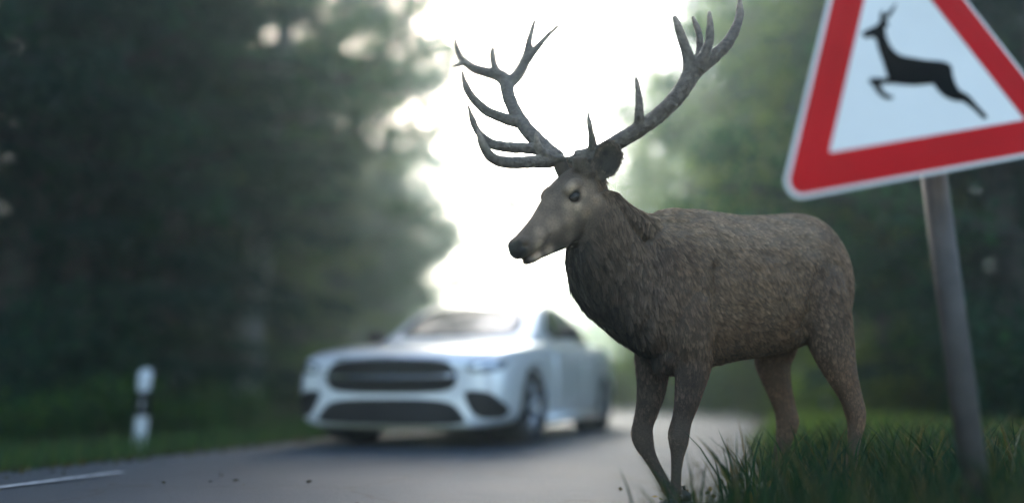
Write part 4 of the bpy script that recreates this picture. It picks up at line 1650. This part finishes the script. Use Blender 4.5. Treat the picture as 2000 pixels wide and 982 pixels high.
def antler(branches, tipcol=None):
    mb = MB()
    for br in branches:
        st = spline(br, len(br) * 5)
        mb.tube([P(a, b, c) for a, b, c, _ in st], [max(r * 1.18, .0045) for _, _, _, r in st], n=12, ref=(.3, 1, .2))
    p0 = branches[0][0]
    mb.ball(P(p0[0], p0[1], p0[2]), (.040, .040, .022), np.stack([np.array([1., 0, 0]), np.array([0, 1., 0]), UP], 1))
    raw = mb.mesh('antler_raw')
    me = evaluated(raw, [('REMESH', {'mode': 'VOXEL', 'voxel_size': .0035}), ('SMOOTH', {'factor': .5, 'iterations': 5})])
    n = len(me.vertices)
    c = np.zeros(n * 3, dtype=np.float32)
    me.vertices.foreach_get('co', c)
    c = c.reshape(-1, 3).astype(float)
    nn = normals(me)
    c += nn * (.0009 * vnoise(c, 60, 8) + .0006 * vnoise(c, 150, 9))[:, None]
    k = np.zeros(n)
    for br in branches:
        tip = P(*br[-1][:3])
        k = np.maximum(k, np.exp(-(np.linalg.norm(c - tip, axis=1) / .075) ** 2))
    ca = me.color_attributes.new('col', 'FLOAT_COLOR', 'POINT')
    full = np.ones((n, 4), dtype=np.float32)
    full[:, :3] = (1 + k[:, None] * np.array([1.9, 1.8, 1.65]))
    ca.data.foreach_set('color', full.ravel())
    me.vertices.foreach_set('co', (c - DB).astype(np.float32).ravel())
    me.polygons.foreach_set('use_smooth', np.ones(len(me.polygons), dtype=bool))
    me.update()
    return add('antler', me, M_antler, deer)


# the one on its right (far) side
antler([
    [(1088, 312, 3.12, .033), (1072, 298, 3.14, .031), (1052, 278, 3.18, .029), (1028, 252, 3.24, .027), (1008, 222, 3.30, .026), (994, 190, 3.36, .026), (988, 162, 3.42, .028), (975, 148, 3.45, .026), (950, 142, 3.48, .021), (922, 132, 3.50, .017), (902, 116, 3.50, .013), (893, 95, 3.50, .009), (889, 72, 3.49, .004)],
    [(1075, 314, 3.12, .026), (1045, 316, 3.06, .022), (1005, 318, 3.00, .021), (972, 314, 2.95, .020), (950, 296, 2.92, .017), (938, 272, 2.90, .012), (933, 252, 2.89, .004)],
    [(1062, 292, 3.16, .024), (1035, 290, 3.13, .020), (995, 288, 3.10, .019), (958, 280, 3.07, .017), (934, 258, 3.05, .013), (922, 232, 3.04, .010), (914, 205, 3.03, .004)],
    [(1018, 240, 3.27, .024), (985, 232, 3.25, .020), (950, 216, 3.24, .018), (922, 190, 3.23, .015), (908, 162, 3.23, .010), (902, 138, 3.23, .004)],
    [(990, 165, 3.42, .027), (1006, 152, 3.44, .024), (1022, 130, 3.46, .020), (1030, 108, 3.47, .018), (1034, 80, 3.48, .014), (1040, 55, 3.49, .010), (1046, 38, 3.5, .006)],
    [(1024, 124, 3.46, .019), (1042, 102, 3.46, .015), (1065, 75, 3.47, .011), (1094, 47, 3.48, .006)],
    [(978, 152, 3.45, .024), (966, 132, 3.46, .015), (962, 112, 3.46, .012), (962, 94, 3.46, .007)],
    [(904, 122, 3.50, .012), (894, 128, 3.49, .008), (884, 130, 3.48, .003)],
    [(1068, 308, 3.10, .026), (1054, 292, 3.06, .016), (1048, 275, 3.04, .011), (1048, 257, 3.03, .004)],
])
# the one on its left (near) side, sweeping wide
antler([
    [(1128, 312, 3.08, .034), (1150, 306, 3.06, .031), (1178, 295, 3.04, .029), (1210, 276, 3.02, .028), (1246, 254, 2.99, .028), (1280, 230, 2.97, .027), (1310, 203, 2.95, .027), (1335, 172, 2.94, .028), (1352, 142, 2.94, .031), (1368, 128, 2.94, .029), (1392, 112, 2.94, .024), (1418, 88, 2.94, .020), (1436, 58, 2.95, .017), (1445, 25, 2.96, .013), (1444, -8, 2.96, .006)],
    [(1150, 306, 3.06, .024), (1157, 285, 3.02, .015), (1154, 258, 2.98, .011), (1150, 235, 2.96, .008), (1148, 214, 2.95, .003)],
    [(1250, 252, 2.99, .024), (1249, 225, 2.95, .016), (1248, 195, 2.93, .013), (1245, 168, 2.92, .009), (1242, 148, 2.91, .004)],
    [(1350, 145, 2.94, .030), (1345, 112, 2.93, .020), (1334, 80, 2.92, .016), (1324, 52, 2.91, .013), (1317, 32, 2.91, .008)],
    [(1362, 130, 2.95, .024), (1366, 100, 2.98, .013), (1366, 72, 2.99, .012), (1360, 50, 3.00, .010), (1353, 33, 3.0, .005)],
    [(1362, 132, 2.93, .028), (1376, 108, 2.91, .019), (1385, 80, 2.90, .015), (1387, 50, 2.90, .012), (1385, 23, 2.90, .006)],
])


# ------------------------------------------------------------------ haze
M_haze = bpy.data.materials.new('haze')
M_haze.use_nodes = True
nt = M_haze.node_tree
nt.nodes.remove(nt.nodes['Principled BSDF'])
pv = nt.nodes.new('ShaderNodeVolumePrincipled')
pv.inputs['Color'].default_value = (.76, .93, .95, 1)
pv.inputs['Density'].default_value = HAZE_DENSITY
pv.inputs['Anisotropy'].default_value = .8
nt.links.new(pv.outputs[0], nt.nodes['Material Output'].inputs['Volume'])
mb = MB()
mb.box((0, 210, 11), (860, 560, 30))
hz = mb.obj('haze', M_haze, None, smooth=False)
tag(hz, 'thin pale mist hanging over the road and wood', 'mist', kind='stuff')
